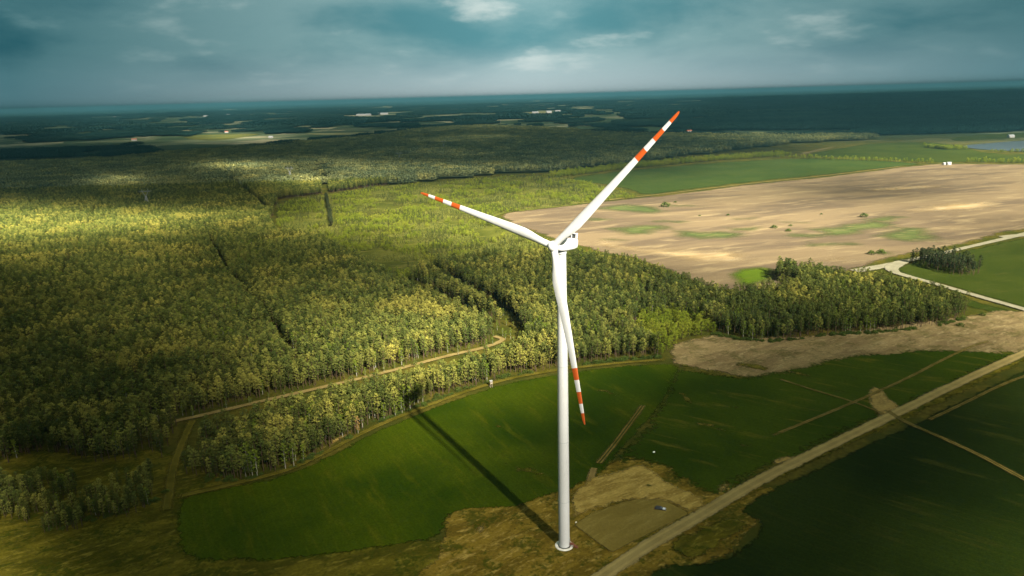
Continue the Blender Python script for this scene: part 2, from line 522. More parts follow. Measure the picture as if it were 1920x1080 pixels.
def patch(name, pp, material, jit=0.0035, n_in=1400, z=None, smooth=1, bumps=None):
    """a sheet of ground cover with a ragged natural rim; carries 'edge' = metres from the rim"""
    P = gpoly(pp)
    if smooth:
        P = smoothcurve(P, True, smooth)
    P = resample(P, lambda a: max(1.0, np.hypot(*a) * 0.008))
    D = np.hypot(P[:, 0], P[:, 1])
    amp = D * jit
    sc = 1 / (D * 0.022)
    P = P + np.stack([(fbm(P[:, 0] * sc, P[:, 1] * sc, 3) - .5) * 4 * amp, (fbm(P[:, 0] * sc + 50, P[:, 1] * sc, 5) - .5) * 4 * amp], 1)
    lo, hi = P.min(0), P.max(0)
    area = 0.5 * abs(np.sum(P[:, 0] * np.roll(P[:, 1], -1) - P[:, 1] * np.roll(P[:, 0], -1)))
    s = max(1.5, math.sqrt(area / n_in))
    gx, gy = np.meshgrid(np.arange(lo[0], hi[0], s), np.arange(lo[1], hi[1], s))
    G = np.stack([gx.ravel(), gy.ravel()], 1) + rng.uniform(-.2, .2, (gx.size, 2)) * s
    G = G[inside(G, P)]
    d = polydist(G, P)
    G, d = G[d > s * .35], d[d > s * .35]
    allp = [Vector(v) for v in P] + [Vector(v) for v in G]
    n = len(P)
    vo, eo, fo, ov, oe, of = delaunay_2d_cdt(allp, [(i, (i + 1) % n) for i in range(n)], [list(range(n))], 1, 1e-4)
    edge = []
    V = []
    zz_ = LIFT[0] if z is None else z
    if z is None:
        LIFT[0] += 0.007
    for i, v in enumerate(vo):
        src = ov[i]
        e = 0.0
        for k in src:
            if k >= n:
                e = d[k - n]
        edge.append(e)
        hz = zz_
        if bumps and e > 0:
            hz += bumps * min(1, e / 4) * fbm(v.x * .25, v.y * .25, 2)
        V.append((v.x, v.y, hz))
    me = mesh_from(name, V, [f for f in fo], [M[material]], {'edge': edge}, smooth=bool(bumps))
    o = link(name, me)
    return tag(o, kind='structure')


def ribbon(name, pp, width, material, z=None, jit=0.0, widths=None):
    P = smoothcurve(gpoly(pp), False, 3)
    P = resample(P, lambda a: max(1.5, np.hypot(*a) * 0.006), False)
    T = np.gradient(P, axis=0)
    T /= np.hypot(T[:, 0], T[:, 1])[:, None]
    Nn = np.stack([-T[:, 1], T[:, 0]], 1)
    zz_ = LIFT[0] if z is None else z
    if z is None:
        LIFT[0] += 0.007
    cols = [-1, -.6, -.2, .2, .6, 1]
    V, A, E_ = [], [], []
    W_ = np.full(len(P), width) if widths is None else np.interp(np.linspace(0, 1, len(P)), np.linspace(0, 1, len(widths)), widths)
    for i, p in enumerate(P):
        for c_ in cols:
            w_ = W_[i] / 2
            if abs(c_) == 1:
                w_ *= 1 + jit * (fbm(np.array([p[0] * .2]), np.array([p[1] * .2 + c_ * 9]), 8)[0] - .5) * 2
            q = p + Nn[i] * w_ * c_
            V.append((q[0], q[1], zz_))
            A.append(c_)
            E_.append(min(1.0, min(i, len(P) - 1 - i) / max(2.0, len(P) * 0.15)))
    k = len(cols)
    faces = [(i * k + j, (i + 1) * k + j, (i + 1) * k + j + 1, i * k + j + 1) for i in range(len(P) - 1) for j in range(k - 1)]
    return tag(link(name, mesh_from(name, V, faces, [M[material]], {'across': A, 'endfade': E_})), kind='structure')


# big fields
patch('brown_field', [(912, 401), (1000, 388), (1080, 382), (1250, 364), (1400, 345), (1550, 330), (1700, 311), (1760, 306), (1810, 307), (2060, 308), (2080, 420), (1920, 432), (1850, 452), (1780, 468), (1700, 482), (1640, 500), (1620, 508), (1560, 520), (1480, 545), (1440, 560), (1390, 556), (1330, 545), (1260, 520), (1180, 488), (1100, 470), (1020, 446), (960, 424)], 'brown_field', 0.002, 2500)
for cx, cy, a, b in [(1200, 432, 75, 14), (1310, 440, 95, 17), (1390, 430, 60, 12), (1150, 450, 50, 9), (1250, 415, 60, 8), (1500, 440, 70, 12), (1600, 430, 100, 18), (1700, 440, 90, 16), (1560, 458, 90, 12),
                     (1660, 412, 70, 9), (1760, 452, 50, 8), (1480, 416, 60, 7), (1110, 412, 60, 9), (1190, 392, 90, 9), (1280, 386, 60, 6), (1660, 475, 60, 9), (1390, 410, 50, 5)]:
    ph = rng.uniform(0, 6)
    patch('green_patch', [(cx + a * math.cos(t) * (1 + .25 * math.sin(3 * t + ph)), cy + b * math.sin(t) * (1 + .3 * math.sin(2 * t + ph))) for t in np.linspace(0, 2 * math.pi, 15)[:-1]], 'green_patch', 0.008, 350)
patch('sand_field', [(1085, 462), (1100, 448), (1140, 440), (1200, 458), (1290, 462), (1380, 460), (1420, 470), (1460, 492), (1380, 502), (1340, 500), (1260, 496), (1180, 480)], 'pale_sand', 0.006)
patch('sand_field', [(1500, 480), (1560, 474), (1640, 486), (1620, 500), (1560, 502), (1500, 494)], 'pale_sand', 0.006)
patch('sand_field', [(1660, 392), (1760, 375), (1900, 372), (1920, 392), (1800, 402), (1700, 404)], 'pale_sand', 0.006)
patch('sand_field', [(1560, 355), (1700, 346), (1800, 345), (1780, 354), (1660, 364)], 'pale_sand', 0.006)
patch('bright_grass', [(1340, 518), (1370, 500), (1430, 496), (1480, 505), (1470, 530), (1420, 545), (1370, 535)], 'bright_grass', 0.004)
patch('sand_patch', [(1385, 528), (1410, 518), (1470, 516), (1460, 535), (1430, 545), (1400, 540)], 'pale_sand', 0.003)
patch('far_green_field', [(1038, 336), (1160, 321), (1300, 307), (1460, 297), (1560, 296), (1680, 302), (1742, 308), (1700, 312), (1600, 323), (1500, 333), (1400, 343), (1290, 357), (1192, 369), (1180, 356), (1120, 345)], 'far_crop', 0.001)
patch('far_meadow', [(1490, 292), (1570, 278), (1640, 268), (1740, 266), (1800, 272), (1860, 290), (1980, 288), (1980, 306), (1820, 304), (1750, 305), (1680, 300), (1560, 295)], 'meadow', 0.001)
patch('far_meadow', [(1770, 258), (1850, 252), (1960, 246), (1960, 256), (1850, 262), (1790, 266)], 'meadow', 0.001)
patch('right_meadow', [(1662, 506), (1690, 492), (1740, 480), (1850, 457), (1930, 440), (2080, 420), (2100, 640), (1920, 582), (1830, 556), (1760, 536), (1700, 522)], 'meadow', 0.001)
patch('verge_meadow', [(1640, 508), (1665, 512), (1700, 525), (1760, 539), (1830, 559), (1920, 585), (2050, 625), (2050, 650), (1930, 605), (1830, 585), (1740, 560), (1650, 545)], 'meadow', 0.002)
patch('yellow_field', [(330, 258), (360, 253), (440, 250), (500, 251), (470, 256), (440, 261), (400, 264), (355, 263)], 'yellow', 0.004)
patch('pale_field', [(326, 293), (360, 290), (420, 293), (455, 295), (440, 298), (370, 297)], 'pale_field', 0.001)
patch('pale_field', [(822, 247), (850, 244), (900, 245), (880, 248), (840, 249)], 'pale_field', 0.001)
patch('pale_field', [(1275, 250), (1330, 248), (1460, 247), (1590, 249), (1580, 252), (1440, 252), (1300, 252)], 'pale_field', 0.001)
patch('pale_field', [(980, 212), (1010, 208), (1050, 209), (1045, 214), (1000, 215)], 'pale_field', 0.001)
patch('pale_field', [(-20, 313), (20, 306), (60, 307), (50, 312), (0, 317)], 'pale_field', 0.001)
patch('pale_field', [(560, 250), (640, 249), (700, 247), (690, 252), (600, 254)], 'pale_field', 0.001)

# the near crop field, the strip of bare earth, the dark field
patch('rough_meadow', [(-220, 1010), (-220, 840), (0, 846), (90, 838), (200, 850), (300, 835), (345, 850), (400, 885), (480, 890), (470, 930), (420, 960), (420, 1040), (600, 1030), (720, 1010), (850, 1000), (1000, 1040), (1110, 1070), (1110, 1190), (-220, 1190)], 'rough', 0.002, 3500)
patch('building_site', [(800, 1050), (815, 985), (840, 940), (900, 925), (980, 925), (1030, 905), (1060, 880), (1130, 865), (1200, 850), (1270, 868), (1340, 895), (1420, 905), (1480, 905), (1470, 960), (1420, 1010), (1370, 1060), (1250, 1090), (1140, 1180), (760, 1180), (760, 1080)], 'site', 0.003, 3500)
patch('verge', [(1380, 950), (1500, 890), (1600, 842), (1700, 796), (1800, 748), (1960, 670), (2120, 600), (2090, 560), (1920, 645), (1800, 700), (1680, 756), (1580, 806), (1440, 872), (1340, 920)], 'rough', 0.002)
patch('earth_strip', [(1240, 650), (1275, 636), (1340, 622), (1400, 632), (1470, 628), (1590, 618), (1660, 608), (1780, 594), (1830, 584), (1870, 578), (2010, 590), (2010, 680), (1860, 672), (1790, 664), (1700, 674), (1600, 682), (1500, 706), (1420, 716), (1370, 708), (1310, 696), (1250, 690)], 'dirt_strip', 0.004, 3000)
patch('crop_field', [(330, 925), (420, 912), (520, 890), (560, 876), (620, 848), (700, 806), (790, 770), (870, 740), (950, 715), (1040, 699), (1150, 686), (1250, 679), (1285, 686), (1270, 730), (1235, 780), (1170, 850), (1140, 895), (1070, 925), (1000, 945), (960, 962), (880, 960), (850, 968), (845, 995), (835, 1015), (720, 1035), (600, 1052), (450, 1062), (322, 1058), (322, 980)], 'crop', 0.0012)
patch('crop_field', [(1245, 680), (1290, 686), (1330, 692), (1380, 701), (1430, 694), (1480, 683), (1560, 662), (1660, 656), (1740, 647), (1800, 652), (1860, 654), (1960, 652), (1960, 670), (1880, 692), (1800, 735), (1680, 790), (1580, 840), (1440, 905), (1370, 945), (1320, 952), (1250, 905), (1215, 880), (1130, 885), (1110, 890), (1130, 862), (1205, 778)], 'crop_right', 0.0025)
patch('dark_field', [(1365, 960), (1410, 925), (1500, 885), (1600, 838), (1700, 793), (1800, 745), (1920, 690), (2150, 590), (2300, 1200), (1180, 1200), (1150, 1110), (1230, 1050), (1340, 1050), (1430, 990)], 'crop_dark', 0.0015)
patch('sand_patch', [(1245, 1022), (1290, 1003), (1322, 1012), (1310, 1052), (1288, 1052), (1262, 1038)], 'sand_spot', 0.004)
patch('sand_patch', [(1436, 862), (1460, 850), (1500, 848), (1502, 860), (1478, 874), (1450, 872)], 'sand_spot', 0.004)
patch('sand_patch', [(1334, 915), (1355, 900), (1384, 904), (1385, 916), (1350, 932), (1336, 930)], 'sand_spot', 0.004)
patch('sand_patch', [(1258, 740), (1270, 730), (1320, 748), (1310, 770), (1280, 772)], 'spot', 0.004)
patch('sand_patch', [(880, 990), (905, 960), (930, 965), (915, 1010), (890, 1015)], 'sand_spot', 0.006)
patch('sand_patch', [(1060, 1030), (1075, 1042), (1110, 1045), (1090, 1060), (1040, 1052)], 'sand_spot', 0.006)
patch('sand_patch', [(1622, 735), (1650, 720), (1676, 745), (1700, 788), (1650, 790), (1630, 768)], 'sand_spot', 0.006)
patch('sand_patch', [(600, 832), (650, 806), (690, 787), (700, 793), (640, 828), (560, 885), (535, 893), (560, 868)], 'spoil', 0.002)
patch('sand_patch', [(1060, 1003), (1088, 1012), (1105, 1028), (1085, 1040), (1050, 1042), (1028, 1034), (1030, 1015)], 'site', 0.003)
srnd = random.Random(5)
for k in range(34):
    while True:
        x, y = srnd.uniform(820, 1480), srnd.uniform(870, 1075)
        if not (1060 < x < 1300 and 930 < y < 1045) and not (y < 925 and 960 < x < 1060) and abs(y - (1082 - (x - 1130) * .62)) > 26 and y < 1080 - max(0, x - 1150) * .3 and not (x > 1250 and y < 900):
            break
    a, b = srnd.uniform(6, 26), srnd.uniform(2, 7)
    tl, ph = srnd.uniform(-.6, .1), srnd.uniform(0, 6)
    patch('bare_spot', [(x + a * math.cos(t) * (1 + .3 * math.sin(3 * t + ph)) - b * math.sin(t) * tl, y + b * math.sin(t) * (1 + .3 * math.sin(2 * t + ph)) + a * tl * math.cos(t)) for t in np.linspace(0, 2 * math.pi, 13)[:-1]],
          srnd.choice(['sand_spot', 'pale_spoil', 'rough']), 0.006, 90)
for (x, y, a, b) in [(1530, 800, 26, 4), (1330, 800, 30, 6), (1150, 740, 24, 5), (980, 880, 36, 8), (930, 800, 26, 6), (1390, 835, 22, 5), (1500, 700, 22, 4), (1560, 690, 16, 3), (1420, 690, 30, 6), (1345, 700, 25, 4), (1600, 712, 20, 4), (1380, 765, 16, 5), (1475, 772, 10, 3), (1660, 700, 18, 3), (1560, 735, 30, 4), (1440, 738, 18, 3), (1290, 690, 20, 5)]:
    patch('bare_spot', [(x + 1.7 * a * math.cos(t) + 0.9 * b * math.sin(t), y + 1.8 * b * math.sin(t) + 0.3 * a * math.cos(t)) for t in np.linspace(0, 2 * math.pi, 10)[:-1]], 'spot', 0.005, 120)

patch('sand_spoil', [(1056, 992), (1058, 922), (1100, 896), (1155, 884), (1200, 864), (1238, 882), (1262, 908), (1310, 922), (1345, 950), (1300, 976), (1240, 948), (1200, 944), (1130, 966)], 'spoil', 0.004, bumps=0.6)
patch('sand_spoil', [(1075, 925), (1110, 900), (1160, 892), (1205, 874), (1225, 892), (1190, 915), (1130, 940), (1085, 960)], 'pale_spoil', 0.004)
patch('gravel_pad', [(1070, 986), (1108, 963), (1160, 944), (1204, 934), (1242, 936), (1300, 966), (1250, 990), (1195, 1018), (1147, 1043), (1108, 1014)], 'pad', 0.0005, smooth=0)
patch('rough_ground', [(1232, 1020), (1290, 988), (1330, 970), (1372, 962), (1440, 990), (1395, 1010), (1345, 1045), (1320, 1062), (1260, 1055)], 'rough', 0.004)

patch('rough_pasture', [(505, 430), (515, 380), (620, 362), (700, 350), (820, 340), (960, 328), (1050, 329), (1130, 344), (1210, 370), (1080, 388), (925, 404), (965, 428), (1030, 450), (1110, 476), (1200, 495), (1270, 526), (1190, 512), (1100, 500), (1010, 494), (900, 498), (800, 515), (775, 534), (735, 536), (680, 500), (640, 470), (590, 450)], 'plantation_floor', 0.002, 1500)

# roads and tracks
ribbon('gravel_road', [(1070, 1130), (1130, 1082), (1220, 1022), (1300, 977), (1430, 898), (1580, 826), (1680, 777), (1800, 718), (1920, 664), (2080, 590)], 7.4, 'road', jit=0.25)
ribbon('field_track', [(1660, 770), (1690, 790), (1740, 812), (1830, 852), (1900, 890), (1980, 935)], 4.0, 'crop_track', jit=0.5)
ribbon('field_track', [(1440, 822), (1530, 786), (1620, 748), (1700, 712), (1760, 680), (1822, 650), (1860, 640)], 3.0, 'crop_track', jit=0.5)
ribbon('field_track', [(1460, 712), (1530, 735), (1600, 755), (1660, 780)], 2.4, 'crop_track', jit=0.6)
ribbon('field_track', [(1206, 762), (1182, 795), (1150, 838), (1122, 872)], 4.2, 'crop_track', jit=0.6)
ribbon('field_track', [(1114, 880), (1106, 905)], 4.0, 'sand_track', jit=0.8)
ribbon('field_track', [(1740, 790), (1800, 762), (1880, 722), (1940, 700)], 3.0, 'crop_track', jit=0.6)
ribbon('sand_track', [(925, 632), (950, 638), (905, 655), (850, 666), (790, 682), (700, 706), (600, 729), (500, 752), (400, 776), (300, 798)], 5.5, 'sand_track', jit=0.4)
ribbon('field_margin', [(330, 935), (430, 912), (520, 890), (560, 876), (620, 846), (700, 803), (790, 767), (870, 737), (950, 712), (1040, 696), (1150, 683), (1250, 676)], 6.0, 'grass_track', jit=0.4)
ribbon('grass_ride', [(312, 960), (318, 930), (322, 890), (335, 850), (350, 812), (362, 790)], 7.0, 'grass_track', jit=0.4)
ribbon('pale_road', [(2080, 405), (1980, 425), (1920, 440), (1860, 454), (1800, 468), (1740, 482), (1700, 490), (1665, 498), (1635, 504), (1600, 510)], 9.0, 'pale_road', widths=[14, 13, 10, 8, 8, 9, 14, 12])
ribbon('pale_road', [(1700, 489), (1672, 500), (1672, 510), (1700, 519), (1760, 535), (1830, 556), (1920, 581), (2050, 622)], 8.0, 'pale_road', widths=[8, 16, 10, 8, 8, 8, 8])
ribbon('pale_road', [(1880, 446), (1920, 441), (1990, 446)], 14.0, 'pale_road')
ribbon('field_edge_track', [(912, 401), (1000, 388), (1080, 382), (1250, 364), (1400, 345), (1550, 330), (1700, 311)], 5.0, 'sand_track', jit=0.5)
patch('sand_yard', [(1482, 290), (1500, 284), (1540, 276), (1600, 272), (1560, 280), (1530, 290), (1500, 294)], 'pale_sand', 0.0005)
patch('lake', [(1800, 274), (1850, 269), (1920, 264), (2080, 260), (2080, 288), (1930, 285), (1860, 282), (1820, 279)], 'water', 0.001)


# ---------------------------------------------------------------- cloud cover: the clouds out of view, shaped to lay shade and dark frame corners on the land
LX = [-200, 0, 240, 480, 720, 960, 1200, 1440, 1680, 1920, 2150]
LROWS = [
    (170, [0.40, 0.45, 0.50, 0.50, 0.50, 0.45, 0.35, 0.15, 0.06, 0.06, 0.06]),
    (205, [0.35, 0.40, 0.45, 0.50, 0.50, 0.50, 0.40, 0.15, 0.05, 0.05, 0.05]),
    (235, [0.30, 0.30, 0.40, 0.40, 0.25, 0.30, 0.30, 0.20, 0.08, 0.08, 0.08]),
    (258, [0.12, 0.12, 0.40, 0.48, 0.06, 0.05, 0.06, 0.40, 0.25, 0.45, 0.55]),
    (280, [0.04, 0.04, 0.04, 0.04, 0.05, 0.05, 0.04, 0.10, 0.65, 0.90, 0.90]),
    (310, [0.04, 0.04, 0.04, 0.04, 0.06, 0.06, 0.12, 0.70, 0.90, 0.90, 0.90]),
    (340, [0.05, 0.05, 0.06, 0.15, 0.35, 0.40, 0.70, 0.90, 0.65, 0.80, 0.80]),
    (370, [0.05, 0.05, 0.06, 0.10, 0.70, 0.75, 0.80, 0.85, 0.60, 0.90, 0.90]),
    (398, [0.20, 0.20, 0.10, 0.12, 0.85, 0.95, 0.95, 0.95, 0.90, 0.95, 0.90]),
    (422, [0.95, 0.95, 0.95, 0.55, 0.90, 1.00, 1.00, 1.00, 0.95, 0.80, 0.70]),
    (445, [1.00, 1.00, 1.00, 0.85, 0.80, 1.00, 1.00, 1.00, 0.95, 0.75, 0.65]),
    (475, [1.00, 0.95, 0.56, 0.22, 0.33, 1.00, 1.00, 1.00, 0.85, 0.65, 0.60]),
    (505, [0.50, 0.46, 0.25, 0.18, 0.27, 0.47, 0.66, 0.90, 0.70, 0.55, 0.50]),
    (550, [0.18, 0.18, 0.24, 0.20, 0.26, 0.33, 0.37, 0.43, 0.47, 0.63, 0.54]),
    (600, [0.13, 0.15, 0.35, 0.23, 0.30, 0.37, 0.67, 0.43, 0.50, 0.59, 0.54]),
    (640, [0.09, 0.11, 0.19, 0.28, 0.69, 1.00, 0.95, 0.85, 0.85, 0.80, 0.60]),
    (720, [0.04, 0.06, 0.11, 0.25, 0.88, 1.00, 1.00, 0.85, 0.65, 0.40, 0.25]),
    (800, [0.04, 0.04, 0.06, 0.18, 0.77, 1.00, 0.90, 0.60, 0.40, 0.18, 0.10]),
    (900, [0.03, 0.04, 0.06, 0.12, 0.38, 1.00, 0.80, 0.45, 0.16, 0.08, 0.04]),
    (1000, [0.05, 0.06, 0.08, 0.07, 0.28, 1.00, 0.90, 0.40, 0.08, 0.05, 0.03]),
    (1090, [0.04, 0.05, 0.06, 0.06, 0.25, 0.50, 0.50, 0.12, 0.05, 0.03, 0.03]),
    (1250, [0.04, 0.05, 0.06, 0.06, 0.20, 0.30, 0.30, 0.10, 0.05, 0.03, 0.03]),
]
SPOTS = [(220, 354, 60, 9, .9), (470, 322, 80, 8, .9), (560, 350, 70, 9, .9), (850, 296, 60, 4, .5), (620, 312, 50, 4, .6), (20, 412, 70, 8, .5),
         (240, 595, 110, 26, .45), (430, 256, 60, 6, .5), (690, 330, 60, 7, .4), (800, 325, 80, 5, .4), (860, 271, 60, 3, .4), (930, 264, 60, 3, .4),
         (1340, 314, 90, 4, .2), (1640, 362, 160, 10, -.25), (1480, 375, 200, 8, -.1)]


def light_at(x, y):
    ys = np.array([r[0] for r in LROWS], float)
    G = np.array([r[1] for r in LROWS])
    yy = np.clip(y, ys[0], ys[-1])
    xx = np.clip(x, LX[0], LX[-1])
    j = np.clip(np.searchsorted(ys, yy) - 1, 0, len(ys) - 2)
    i = np.clip(np.searchsorted(LX, xx) - 1, 0, len(LX) - 2)
    lx = np.array(LX, float)
    fx = (xx - lx[i]) / (lx[i + 1] - lx[i])
    fy = (yy - ys[j]) / (ys[j + 1] - ys[j])
    fx, fy = fx * fx * (3 - 2 * fx), fy * fy * (3 - 2 * fy)
    v = (G[j, i] * (1 - fx) + G[j, i + 1] * fx) * (1 - fy) + (G[j + 1, i] * (1 - fx) + G[j + 1, i + 1] * fx) * fy
    for sx, sy, a, b, k in SPOTS:
        v = v + k * np.exp(-(((x - sx) / a) ** 2 + ((y - sy) / b) ** 2))
    return np.clip(v, 0, 1) ** 1.4


def shade_cloud_layer():
    H = 2400.0
    Ds = np.geomspace(150, 17000, 250)
    Us = np.linspace(-0.95, 0.95, 180)
    off = sv * (H / sv.z)
    V, A = [], []
    DD, UU = np.meshgrid(Ds, Us, indexing='ij')
    X, Y = (DD * UU).ravel(), DD.ravel()
    P = np.stack([X, Y, np.zeros_like(X)], 1) - _C
    z = P @ _fw
    px_, py_ = 960 + F * (P @ _R) / z, 540 - F * (P @ _U) / z
    L = light_at(px_, py_)
    sc = 1 / (0.10 * Y + 25)
    a0 = 1 - np.sqrt(np.clip(L, .02, 1))
    wob = (fbm(X / 160, Y / 160, 4, 5) - .5) * .5 + (fbm(X / 45, Y / 45, 14, 3) - .5) * .15 * (Y < 1200)
    mid = np.clip(4 * L * (1 - L), 0, 1)
    L = np.clip(L + wob * mid, 0.012, 1)
    L[L > .93] = 1
    a = 1 - np.sqrt(L)
    th = 40 + 160 * a0 * (0.6 + 0.8 * fbm(X / 1500, Y / 1500, 21))
    n = len(X)
    low = np.stack([X + off[0], Y + off[1], np.full(n, H)], 1)
    top = low + np.stack([np.zeros(n), np.zeros(n), th], 1)
    V = np.concatenate([low, top])
    nu = len(Us)
    faces = []
    amax = a.reshape(len(Ds), nu)
    for j in range(len(Ds) - 1):
        for i in range(nu - 1):
            if amax[j:j + 2, i:i + 2].max() < 0.005:
                continue
            q = (j * nu + i, (j + 1) * nu + i, (j + 1) * nu + i + 1, j * nu + i + 1)
            faces.append(q[::-1])
            faces.append(tuple(k + n for k in q))
    # close the rim
    cnt = {}
    for f in faces:
        for k in range(4):
            e = (f[k], f[(k + 1) % 4])
            cnt[frozenset(e)] = cnt.get(frozenset(e), 0) + 1
    rim = [tuple(e) for e, c in cnt.items() if c == 1 and max(e) < n]
    faces += [(x, y, y + n, x + n) for x, y in rim]
    me = mesh_from('shade_clouds', V, faces, [], {'cover': np.concatenate([a, a])}, smooth=True)
    m, s = mat('shade_cloud_mat')
    cov = s.n('ShaderNodeAttribute', attribute_name='cover').outputs['Fac']
    d = s.n('ShaderNodeBsdfDiffuse', {'Color': (0.85, 0.87, 0.88)})
    t = s.n('ShaderNodeBsdfTranslucent', {'Color': (0.16, 0.30, 0.38)})
    mx = s.n('ShaderNodeMixShader', {0: 0.12, 1: d.outputs[0], 2: t.outputs[0]})
    tr = s.n('ShaderNodeBsdfTransparent')
    o = s.n('ShaderNodeMixShader', {0: cov, 1: tr.outputs[0], 2: mx.outputs[0]})
    s.n('ShaderNodeOutputMaterial', {'Surface': o.outputs[0]})
    me.materials.append(m)
    ob = link('shade_clouds', me)
    tag(ob, 'unseen cloud layer shaped to lay shade on the plain', 'shade_clouds', kind='stuff')


shade_cloud_layer()


# ---------------------------------------------------------------- trees
def leaf_faces(V, Fc, tint, centre, rad, n, size, r, flat=0.75, tv=None):
    tv = r.uniform(0.2, 0.8) if tv is None else tv
    for _ in range(n):
        d = r.normal(size=3)
        d /= np.linalg.norm(d)
        p = centre + d * rad * np.array([1, 1, flat]) * r.uniform(.55, 1.0)
        nrm = d * 0.9 + r.normal(size=3) * 0.55 + np.array([0, 0, .25])
        nrm /= np.linalg.norm(nrm)
        a = np.cross(nrm, r.normal(size=3))
        a /= np.linalg.norm(a)
        b = np.cross(nrm, a)
        s = size * r.uniform(.6, 1.25)
        i = len(V)
        V += [p + a * s, p + b * s * .8, p - a * s * .9, p - b * s * .75 - nrm * s * .3]
        Fc.append((i, i + 1, i + 2, i + 3))
        t_ = min(1, max(0, tv + r.uniform(-.25, .25)))
        tint += [t_] * 4


def tube(V, Fc, pts, rads, k=6):
    base = len(V)
    for p, r_ in zip(pts, rads):
        for j in range(k):
            a = 2 * math.pi * j / k
            V.append(np.array([p[0] + r_ * math.cos(a), p[1] + r_ * math.sin(a), p[2]]))
    for i in range(len(pts) - 1):
        for j in range(k):
            Fc.append((base + i * k + j, base + i * k + (j + 1) % k, base + (i + 1) * k + (j + 1) % k, base + (i + 1) * k + j))


def tree_meshes(kind, seed):
    """returns (trunk verts, trunk faces, crown verts, crown faces, tint)"""
    r = np.random.default_rng(seed)
    TV, TF, CV, CF, T = [], [], [], [], []
    if kind == 'pine':
        h = r.uniform(14.5, 17.5)
        lean = r.normal(size=2) * .35
        top = h - .8
        tube(TV, TF, [(lean[0] * t * t, lean[1] * t * t, top * t) for t in (0, .2, .45, .7, .88, 1)], [.24, .20, .17, .13, .08, .03])
        z0 = h * r.uniform(.30, .46)
        n = r.integers(17, 22)
        for k in range(n):
            f = (k + .5) / n
            z = z0 + (h - z0 - .6) * f
            wdt = (1.85 * math.sin(math.pi * (0.18 + 0.72 * f)) ** .8) * r.uniform(.55, 1.1)
            a = k * 2.4 + r.uniform(-.5, .5)
            c0 = np.array([lean[0] + wdt * math.cos(a), lean[1] + wdt * math.sin(a), z + r.uniform(-.4, .4)])
            t = z / top
            if k % 2 == 0:
                tube(TV, TF, [(lean[0] * t * t, lean[1] * t * t, z - .7), tuple(c0)], [.06, .02], 3)
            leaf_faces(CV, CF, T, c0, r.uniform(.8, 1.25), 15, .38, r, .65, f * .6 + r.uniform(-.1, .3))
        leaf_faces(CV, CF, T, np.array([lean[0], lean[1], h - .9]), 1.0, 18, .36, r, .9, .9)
    elif kind in ('broad', 'birch', 'rust'):
        h = r.uniform(9, 12.5) if kind == 'broad' else r.uniform(11, 15)
        wmax = r.uniform(3.0, 4.0) if kind == 'broad' else r.uniform(1.5, 2.1)
        z0 = h * (.18 if kind == 'broad' else .25)
        lean = r.normal(size=2) * .3
        tube(TV, TF, [(lean[0] * t, lean[1] * t, h * .9 * t) for t in (0, .3, .6, 1)], [.22, .16, .1, .03])
        n = 24 if kind == 'broad' else 18
        for k in range(n):
            f = (k + .5) / n
            z = z0 + (h - z0) * f
            wdt = wmax * math.sin(math.pi * min(1, .12 + .85 * f)) ** .6 * r.uniform(.35, .95)
            a = k * 2.4 + r.uniform(-.6, .6)
            c0 = np.array([lean[0] * f + wdt * math.cos(a), lean[1] * f + wdt * math.sin(a), z])
            if k % 3 == 0:
                tube(TV, TF, [(lean[0] * f, lean[1] * f, z - 1.0), tuple(c0)], [.07, .02], 3)
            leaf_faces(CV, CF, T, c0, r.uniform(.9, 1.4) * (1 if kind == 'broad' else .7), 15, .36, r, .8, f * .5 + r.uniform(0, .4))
    elif kind == 'young':
        h = r.uniform(3.5, 6.0)
        tube(TV, TF, [(0, 0, 0), (0, 0, h * .9)], [.08, .02], 4)
        for k in range(8):
            f = k / 8
            wdt = (1 - f * .8) * 1.0
            a = k * 2.4
            leaf_faces(CV, CF, T, np.array([wdt * math.cos(a) * .6, wdt * math.sin(a) * .6, .7 + (h - 1) * f]), .9 * (1 - f * .5), 9, .38, r, .9)
    elif kind == 'bush':
        h = 2.4
        tube(TV, TF, [(0, 0, 0), (0.1, 0, 1.5)], [.10, .03], 5)
        for k in range(16):
            a = k * 2.4
            q = math.sqrt((k + .5) / 16)
            leaf_faces(CV, CF, T, np.array([2.6 * q * math.cos(a), 2.0 * q * math.sin(a), .8 + 1.3 * (1 - q * q) * r.uniform(.6, 1.2)]), 1.0, 16, .32, r, .8)
    return TV, TF, CV, CF, T


